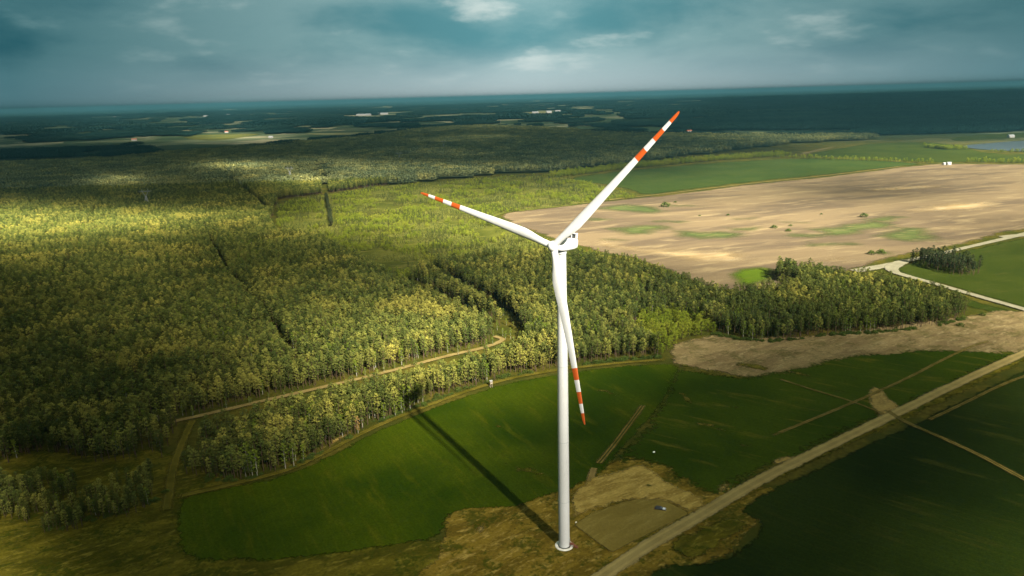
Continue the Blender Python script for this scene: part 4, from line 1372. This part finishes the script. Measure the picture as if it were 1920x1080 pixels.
bevel_box((.05, .05, 1.3), (-4.9, .8, 2.7), 0, bm=bm)
bevel_box((.05, .05, 1.3), (-4.9, -.8, 2.7), 0, bm=bm)
bevel_box((.05, 1.8, .05), (-4.9, 0, 3.3), 0, bm=bm)
link('sensor_mast', bm_mesh(bm, 'sensor_mast', M['greymark']), nac)
# faint grey lettering along both flanks of the nacelle, too small to read
for sgn in (1, -1):
    bm = bmesh.new()
    xx = -1.2
    for wd_, up_ in ((.42, .75), (.30, .5), (.28, .5), (.26, .7), (.34, .5), (.28, .5)):
        for q_ in range(2):
            bevel_box((.09, .03, up_), (xx - q_ * (wd_ - .09) * (1), sgn * 2.0, -.55 + up_ / 2), 0, bm=bm)
        bevel_box((wd_ - .2, .03, .09), (xx - wd_ / 2 + .045, sgn * 2.0, -.55 + up_ * .5), 0, bm=bm)
        xx -= wd_ + .16
    link('lettering', bm_mesh(bm, 'lettering', M['greymark']), nac)
V, Fc = lathe([(1.45, -.6), (1.75, -.2), (1.75, .3)])
yb = link('yaw_ring', smooth_by(mesh_from('yaw_ring', V, Fc, [M['greymark']])), turb, (0, 0, 116.9))
# rotor
hub_m = frame(hubc, hr, up, ax)
V, Fc = lathe([(1.50, -2.0), (1.75, -1.7), (1.92, -.9), (1.95, 0), (1.85, .7), (1.55, 1.35), (1.05, 1.85), (.5, 2.1), (.05, 2.18)], 40)
rot_ = link('hub', smooth_by(mesh_from('hub', V, Fc, [M['white']])), turb)
rot_.matrix_local = hub_m


def airfoil(c_, t_, n=20):
    out = []
    for k in range(n):
        a = 2 * math.pi * k / n
        x = .5 * (1 + math.cos(a))
        yt = 5 * t_ * (.2969 * math.sqrt(x) - .126 * x - .3516 * x ** 2 + .2843 * x ** 3 - .1015 * x ** 4)
        camb = .04 * (1 - (2 * x - 1) ** 2)
        out.append(((x - .32) * c_, (camb + (yt if a < math.pi else -yt)) * c_))
    return out


def blade_mesh():
    st_ = [(1.2, 0), (2.5, 0), (4.0, .12), (6.5, .5), (9.5, .9), (12.5, 1), (17, 1), (23, 1), (30, 1), (37, 1), (42.0, 1), (42.1, 1), (46.2, 1), (46.3, 1), (50.2, 1), (50.3, 1), (54.3, 1), (54.4, 1), (57.6, 1), (57.7, 1), (60, 1), (61.2, 1), (61.6, 1)]
    V, Fc, mi = [], [], []
    n = 20
    rs_ = []
    for r_, bl in st_:
        chord = np.interp(r_, [1.2, 4, 9, 12, 17, 23, 30, 37, 46, 54, 60, 61.2, 61.6], [2.5, 2.6, 3.6, 4.0, 3.75, 3.25, 2.75, 2.35, 1.85, 1.45, 1.0, .6, .15])
        thick = np.interp(r_, [4, 12, 25, 40, 61], [.6, .33, .24, .19, .15])
        tw_ = math.radians(np.interp(r_, [3, 9, 20, 40, 61], [14, 13, 7, 3, 0]) + 4)
        af = airfoil(chord, thick, n)
        for k in range(n):
            a = 2 * math.pi * k / n
            cx, cy = 1.2 * math.cos(a), 1.2 * math.sin(a)
            x, y = cx * (1 - bl) + af[k][0] * bl, cy * (1 - bl) + af[k][1] * bl
            xr, yr = x * math.cos(tw_) - y * math.sin(tw_), x * math.sin(tw_) + y * math.cos(tw_)
            V.append((xr, r_, yr + 0.03 * r_ * r_ / 61.6))
        rs_.append(r_)
    for i in range(len(st_) - 1):
        rm = (rs_[i] + rs_[i + 1]) / 2
        red = 42.05 < rm < 46.25 or 50.25 < rm < 54.35 or rm > 57.65
        for k in range(n):
            Fc.append((i * n + k, i * n + (k + 1) % n, (i + 1) * n + (k + 1) % n, (i + 1) * n + k))
            mi.append(1 if red else 0)
    Fc += [tuple(range(n)), tuple((len(st_) - 1) * n + k for k in range(n))[::-1]]
    mi += [0, 1]
    me = mesh_from('blade', V, Fc, [M['white'], M['red']], midx=mi)
    bm = bmesh.new()
    bm.from_mesh(me)
    bmesh.ops.recalc_face_normals(bm, faces=bm.faces[:])
    bm.to_mesh(me)
    bm.free()
    return smooth_by(me, 50)


bmesh_blade = blade_mesh()
for k in range(3):
    a = AZ + k * 2 * math.pi / 3 - math.pi / 2
    b_ = link('blade', bmesh_blade, turb)
    b_.matrix_local = hub_m @ Matrix.Rotation(a, 4, 'Z')
    V, Fc = lathe([(1.26, 1.0), (1.3, 1.3), (1.3, 1.75), (1.24, 1.85)], 24)
    cme = mesh_from('blade_collar', V, Fc, [M['greymark']])
    cme.transform(Matrix.Rotation(-math.pi / 2, 4, 'X'))
    link('blade_collar', smooth_by(cme), b_)


# ---------------------------------------------------------------- car on the gravel pad
def car(x, y, rz):
    c = empty('parked_car', (x, y, .08), rz)
    tag(c, 'dark car parked on the brown gravel pad beside the road', 'car')
    prof = [(-2.35, .45), (-2.38, .85), (-2.25, 1.05), (-1.5, 1.08), (1.1, 1.02), (2.15, .9), (2.35, .72), (2.38, .42)]
    bm = bmesh.new()
    L_ = [bm.verts.new((px_, -.92 if pz < .95 else -.86, pz)) for px_, pz in prof]
    R_ = [bm.verts.new((px_, .92 if pz < .95 else .86, pz)) for px_, pz in prof]
    n = len(prof)
    for i in range(n):
        bm.faces.new((L_[i], L_[(i + 1) % n], R_[(i + 1) % n], R_[i]))
    bm.faces.new(L_[::-1])
    bm.faces.new(R_)
    bmesh.ops.recalc_face_normals(bm, faces=bm.faces[:])
    bmesh.ops.bevel(bm, geom=bm.edges[:], offset=.07, segments=2, affect='EDGES')
    link('body', bm_mesh(bm, 'body', M['carpaint'], True), c)
    bm = bmesh.new()
    cab = [(-2.1, 1.07), (-1.75, 1.60), (.1, 1.62), (.95, 1.06)]
    L_ = [bm.verts.new((px_, -.80 if pz < 1.2 else -.66, pz)) for px_, pz in cab]
    R_ = [bm.verts.new((px_, .80 if pz < 1.2 else .66, pz)) for px_, pz in cab]
    for i in range(4):
        bm.faces.new((L_[i], L_[(i + 1) % 4], R_[(i + 1) % 4], R_[i]))
    bm.faces.new(L_[::-1])
    bm.faces.new(R_)
    bmesh.ops.recalc_face_normals(bm, faces=bm.faces[:])
    link('windows', bm_mesh(bm, 'windows', M['glass']), c)
    link('roof', bm_mesh(bevel_box((1.75, 1.28, .07), (-.82, 0, 1.645), .03), 'roof', M['carpaint']), c)
    link('bonnet_glint', bm_mesh(bevel_box((1.1, 1.5, .05), (1.55, 0, 1.035), .02, rot=None), 'bonnet_glint', M['silver']), c)  # silver plate stands in for a highlight on the dark bonnet
    for sx in (-1.45, 1.42):
        for sy in (-.86, .86):
            V, Fc = lathe([(.22, -.11), (.34, -.1), (.34, .1), (.22, .11)], 20)
            me = mesh_from('wheel', V, Fc, [M['tyre']])
            me.transform(Matrix.Rotation(math.pi / 2, 4, 'X'))
            w_ = link('wheel', smooth_by(me), c, (sx, sy, .34))
            V, Fc = lathe([(.2, -.125), (.2, .125)], 14)
            me = mesh_from('rim', V, Fc, [M['silver']])
            me.transform(Matrix.Rotation(math.pi / 2, 4, 'X'))
            link('rim', me, w_)
    for sy in (-.66, .66):
        link('headlight', bm_mesh(bevel_box((.08, .34, .16), (2.36, sy, .74), .03), 'headlight', M['lampwhite']), c)
        link('tail_light', bm_mesh(bevel_box((.08, .24, .22), (-2.37, sy, .84), .03), 'tail_light', M['lampred']), c)
    return c


p = g(1238, 957)
car(p[0], p[1], math.radians(-16))

# small pale things left lying about the site
for (x, y, s_, nm, lb) in [(1226, 849, .7, 'white_sack', 'small white sack lying on the green field above the gravel pad'), (1115, 1004, .5, 'concrete_block', 'pale block at the left rim of the gravel pad'),
                          (1126, 1008, .45, 'concrete_block', 'second pale block at the left rim of the gravel pad, nearer the road'), (1080, 981, .55, 'concrete_block', 'pale block at the upper left corner of the gravel pad')]:
    p = g(x, y)
    bm = bevel_box((s_ * 1.6, s_, s_ * .8), (0, 0, s_ * .4), s_ * .2, 3, taper=(.8, .8))
    for v in bm.verts:
        v.co += Vector((rng.normal(), rng.normal(), rng.normal())) * s_ * .03
    o = link(nm, bm_mesh(bm, nm, M['lampwhite'] if nm == 'white_sack' else M['concrete'], True), None, (p[0], p[1], .2))
    o.rotation_euler = (0, 0, rng.uniform(0, 3))
    tag(o, lb, 'sack' if nm == 'white_sack' else 'concrete block')

# hide on legs at the wood edge
p = g(921, 726)
h_ = empty('hunting_hide', (p[0], p[1], 0), .4)
tag(h_, 'small pale wooden hide on legs at the wood edge above the green field', 'hunting hide')
link('cabin', bm_mesh(bevel_box((1.4, 1.4, 1.7), (0, 0, 3.3), .03), 'cabin', M['wood']), h_)
link('roof', bm_mesh(bevel_box((1.8, 1.8, .12), (0, 0, 4.24), .02, rot=None), 'roof', M['roofgrey']), h_)
link('window', bm_mesh(bevel_box((.9, .06, .4), (0, -.71, 3.6), 0), 'window', M['window']), h_)
for sx in (-.6, .6):
    for sy in (-.6, .6):
        link('leg', bm_mesh(bevel_box((.12, .12, 2.5), (sx, sy, 1.22), 0), 'leg', M['wood']), h_)


# ---------------------------------------------------------------- pylons standing out of the forest
def pylon_mesh(H):
    V, Fc = [], []

    def bar(a, b, t=.11):
        a, b = np.array(a, float), np.array(b, float)
        d = b - a
        d /= np.linalg.norm(d)
        u = np.cross(d, [0, 0, 1.0])
        if np.linalg.norm(u) < .01:
            u = np.array([1.0, 0, 0])
        u /= np.linalg.norm(u)
        w2 = np.cross(d, u)
        i = len(V)
        for q_ in (a, b):
            for s1, s2 in ((1, 1), (1, -1), (-1, -1), (-1, 1)):
                V.append(q_ + u * t * s1 + w2 * t * s2)
        for k in range(4):
            Fc.append((i + k, i + (k + 1) % 4, i + 4 + (k + 1) % 4, i + 4 + k))
    waist = H * .62
    lv = np.linspace(0, waist, 7)
    wd = lambda z: 3.0 * (1 - z / waist) + .7
    for s1 in (-1, 1):
        for s2 in (-1, 1):
            bar((s1 * 3.7, s2 * 3.7, 0), (s1 * .7, s2 * .7, waist), .16)
            bar((s1 * .7, s2 * .7, waist), (s1 * 5.5, s2 * .5, H * .86), .14)
            bar((s1 * 5.5, s2 * .5, H * .86), (s1 * 4.2, 0, H), .12)
    for z0, z1 in zip(lv, lv[1:]):
        a, b = wd(z0), wd(z1)
        for s_ in (-1, 1):
            bar((-a, s_ * a, z0), (b, s_ * b, z1))
            bar((a, s_ * a, z0), (-b, s_ * b, z1))
            bar((s_ * a, -a, z0), (s_ * b, b, z1))
            bar((s_ * a, a, z0), (s_ * b, -b, z1))
    for s2 in (-.5, .5):
        bar((-11, 0, H * .87), (11, 0, H * .87), .15)
        bar((-9, s2, H * .83), (9, s2, H * .83), .15)
        for k in range(-4, 4):
            bar((k * 2.3, s2, H * .83), ((k + .5) * 2.3, 0, H * .87), .09)
    return V, Fc


for (x, y, hh, lb) in [(271, 353, 34, 'faint lattice pylon rising from the forest beside the yellow sunlit patch'), (542, 311, 34, 'faint lattice pylon rising from the forest at upper left centre'),
                       (831, 262, 36, 'faint lattice pylon farthest away in the shaded forest'), (748, 284, 30, 'faint lattice pylon in the shaded forest left of the farthest one')]:
    p = g(x, y, hh)
    e = empty('pylon', (p[0], p[1], 0), rng.uniform(-.3, .3))
    tag(e, lb, 'pylon', 'pylons in the forest')
    V, Fc = pylon_mesh(hh)
    link('lattice', mesh_from('lattice', V, Fc, [M['galv']]), e)
    Vv, Ff = [], []
    for sx in (-10.5, 0, 10.5):
        tube(Vv, Ff, [(sx, 0, hh * .87), (sx, 0, hh * .87 - 3)], [.18, .18], 6)
    link('insulator', mesh_from('insulator', Vv, Ff, [M['darkmetal']]), e)


# ---------------------------------------------------------------- far houses and barns
def house(name, x, y, w_, d_, h_, roof, lb, rz=0.0, cat='house'):
    p = g(x, y)
    e = empty(name, (p[0], p[1], 0), rz)
    tag(e, lb, cat)
    link('wall', bm_mesh(bevel_box((w_, d_, h_), (0, 0, h_ / 2), 0), 'wall', M['wall']), e)
    rh = d_ * .32
    ov = .5
    V = [(-w_ / 2 - ov, -d_ / 2 - ov, h_ + .003), (w_ / 2 + ov, -d_ / 2 - ov, h_ + .003), (w_ / 2 + ov, d_ / 2 + ov, h_ + .003), (-w_ / 2 - ov, d_ / 2 + ov, h_ + .003), (-w_ / 2 - ov, 0, h_ + rh), (w_ / 2 + ov, 0, h_ + rh)]
    Fc = [(0, 1, 5, 4), (2, 3, 4, 5), (0, 4, 3), (1, 2, 5), (0, 3, 2, 1)]
    link('roof', mesh_from('roof', V, Fc, [M[roof]]), e)
    n = max(2, int(w_ / 5))
    for k in range(n):
        xk = -w_ / 2 + (k + .5) * w_ / n
        link('window' if k else 'door', bm_mesh(bevel_box((1.4, .1, 1.4 if k else 2.2), (xk, -d_ / 2 - .03, h_ * .55 if k else 1.12), 0), 'window', M['window']), e)
    return e


for a in [
    ('farmhouse', 1292, 248, 22, 12, 6, 'rooftile', 'white house with red roof at the left end of the far pale field'),
    ('white_barn', 1213, 232, 30, 16, 8, 'roofgrey', 'lone white building behind the upper blade tip'),
    ('white_hall', 1004, 213, 60, 30, 11, 'roofgrey', 'white hall left of two others on the far pale field'),
    ('white_hall', 1029, 212, 50, 30, 13, 'roofgrey', 'middle white hall on the far pale field near the horizon'),
    ('white_hall', 1046, 211, 50, 30, 13, 'roofgrey', 'right white hall on the far pale field near the horizon'),
    ('long_shed', 682, 217, 170, 30, 12, 'roofgrey', 'long white shed near the horizon left of centre'),
    ('long_shed', 718, 215, 120, 30, 12, 'roofgrey', 'shorter white shed just right of the long one near the horizon'),
    ('farmhouse', 935, 230, 26, 14, 7, 'roofgrey', 'small white house in the far woods above the left blade'),
    ('farmhouse', 252, 264, 24, 14, 7, 'rooftile', 'pale house among far trees left of the yellow field'),
    ('farmhouse', 508, 259, 20, 12, 7, 'roofgrey', 'white house at the right end of the yellow field'),
    ('farmhouse', 425, 249, 20, 12, 7, 'rooftile', 'small house behind the yellow field'),
    ('farmhouse', 545, 236, 40, 20, 8, 'roofgrey', 'white farm building in the far fields above the shaded forest'),
    ('farmhouse', 215, 221, 60, 30, 10, 'roofgrey', 'white building near the horizon at the far left'),
    ('farmhouse', 386, 219, 60, 30, 12, 'roofgrey', 'left one of two bright buildings near the horizon at left'),
    ('farmhouse', 428, 217, 60, 30, 14, 'roofgrey', 'right one of two bright buildings near the horizon at left'),
    ('farmhouse', 1895, 258, 18, 11, 6, 'roofgrey', 'small white house across the lake at the right edge'),
    ('field_shed', 1770, 309, 7, 5, 3.5, 'roofgrey', 'left white shed at the corner of the brown field'),
    ('field_shed', 1779, 309, 8, 5, 4.5, 'roofgrey', 'right taller white shed at the corner of the brown field'),
]:
    house(*a, rz=float(rng.uniform(-.4, .4)), cat='building' if a[0] != 'farmhouse' else 'house')

# ---------------------------------------------------------------- haze: the air over the plain
bm = bevel_box((184000, 104000, 210.0), (0, 43000, 104.0), 0)
m_, s_ = mat('haze_mat')
vol = s_.n('ShaderNodeVolumePrincipled', {'Color': (0.055, 0.165, 0.208), 'Density': 7.0e-5, 'Anisotropy': 0.1})
s_.n('ShaderNodeOutputMaterial', {'Volume': vol.outputs[0]})
hz = link('haze', bm_mesh(bm, 'haze', m_))
tag(hz, 'thin blue haze lying over the whole plain', 'haze', kind='stuff')
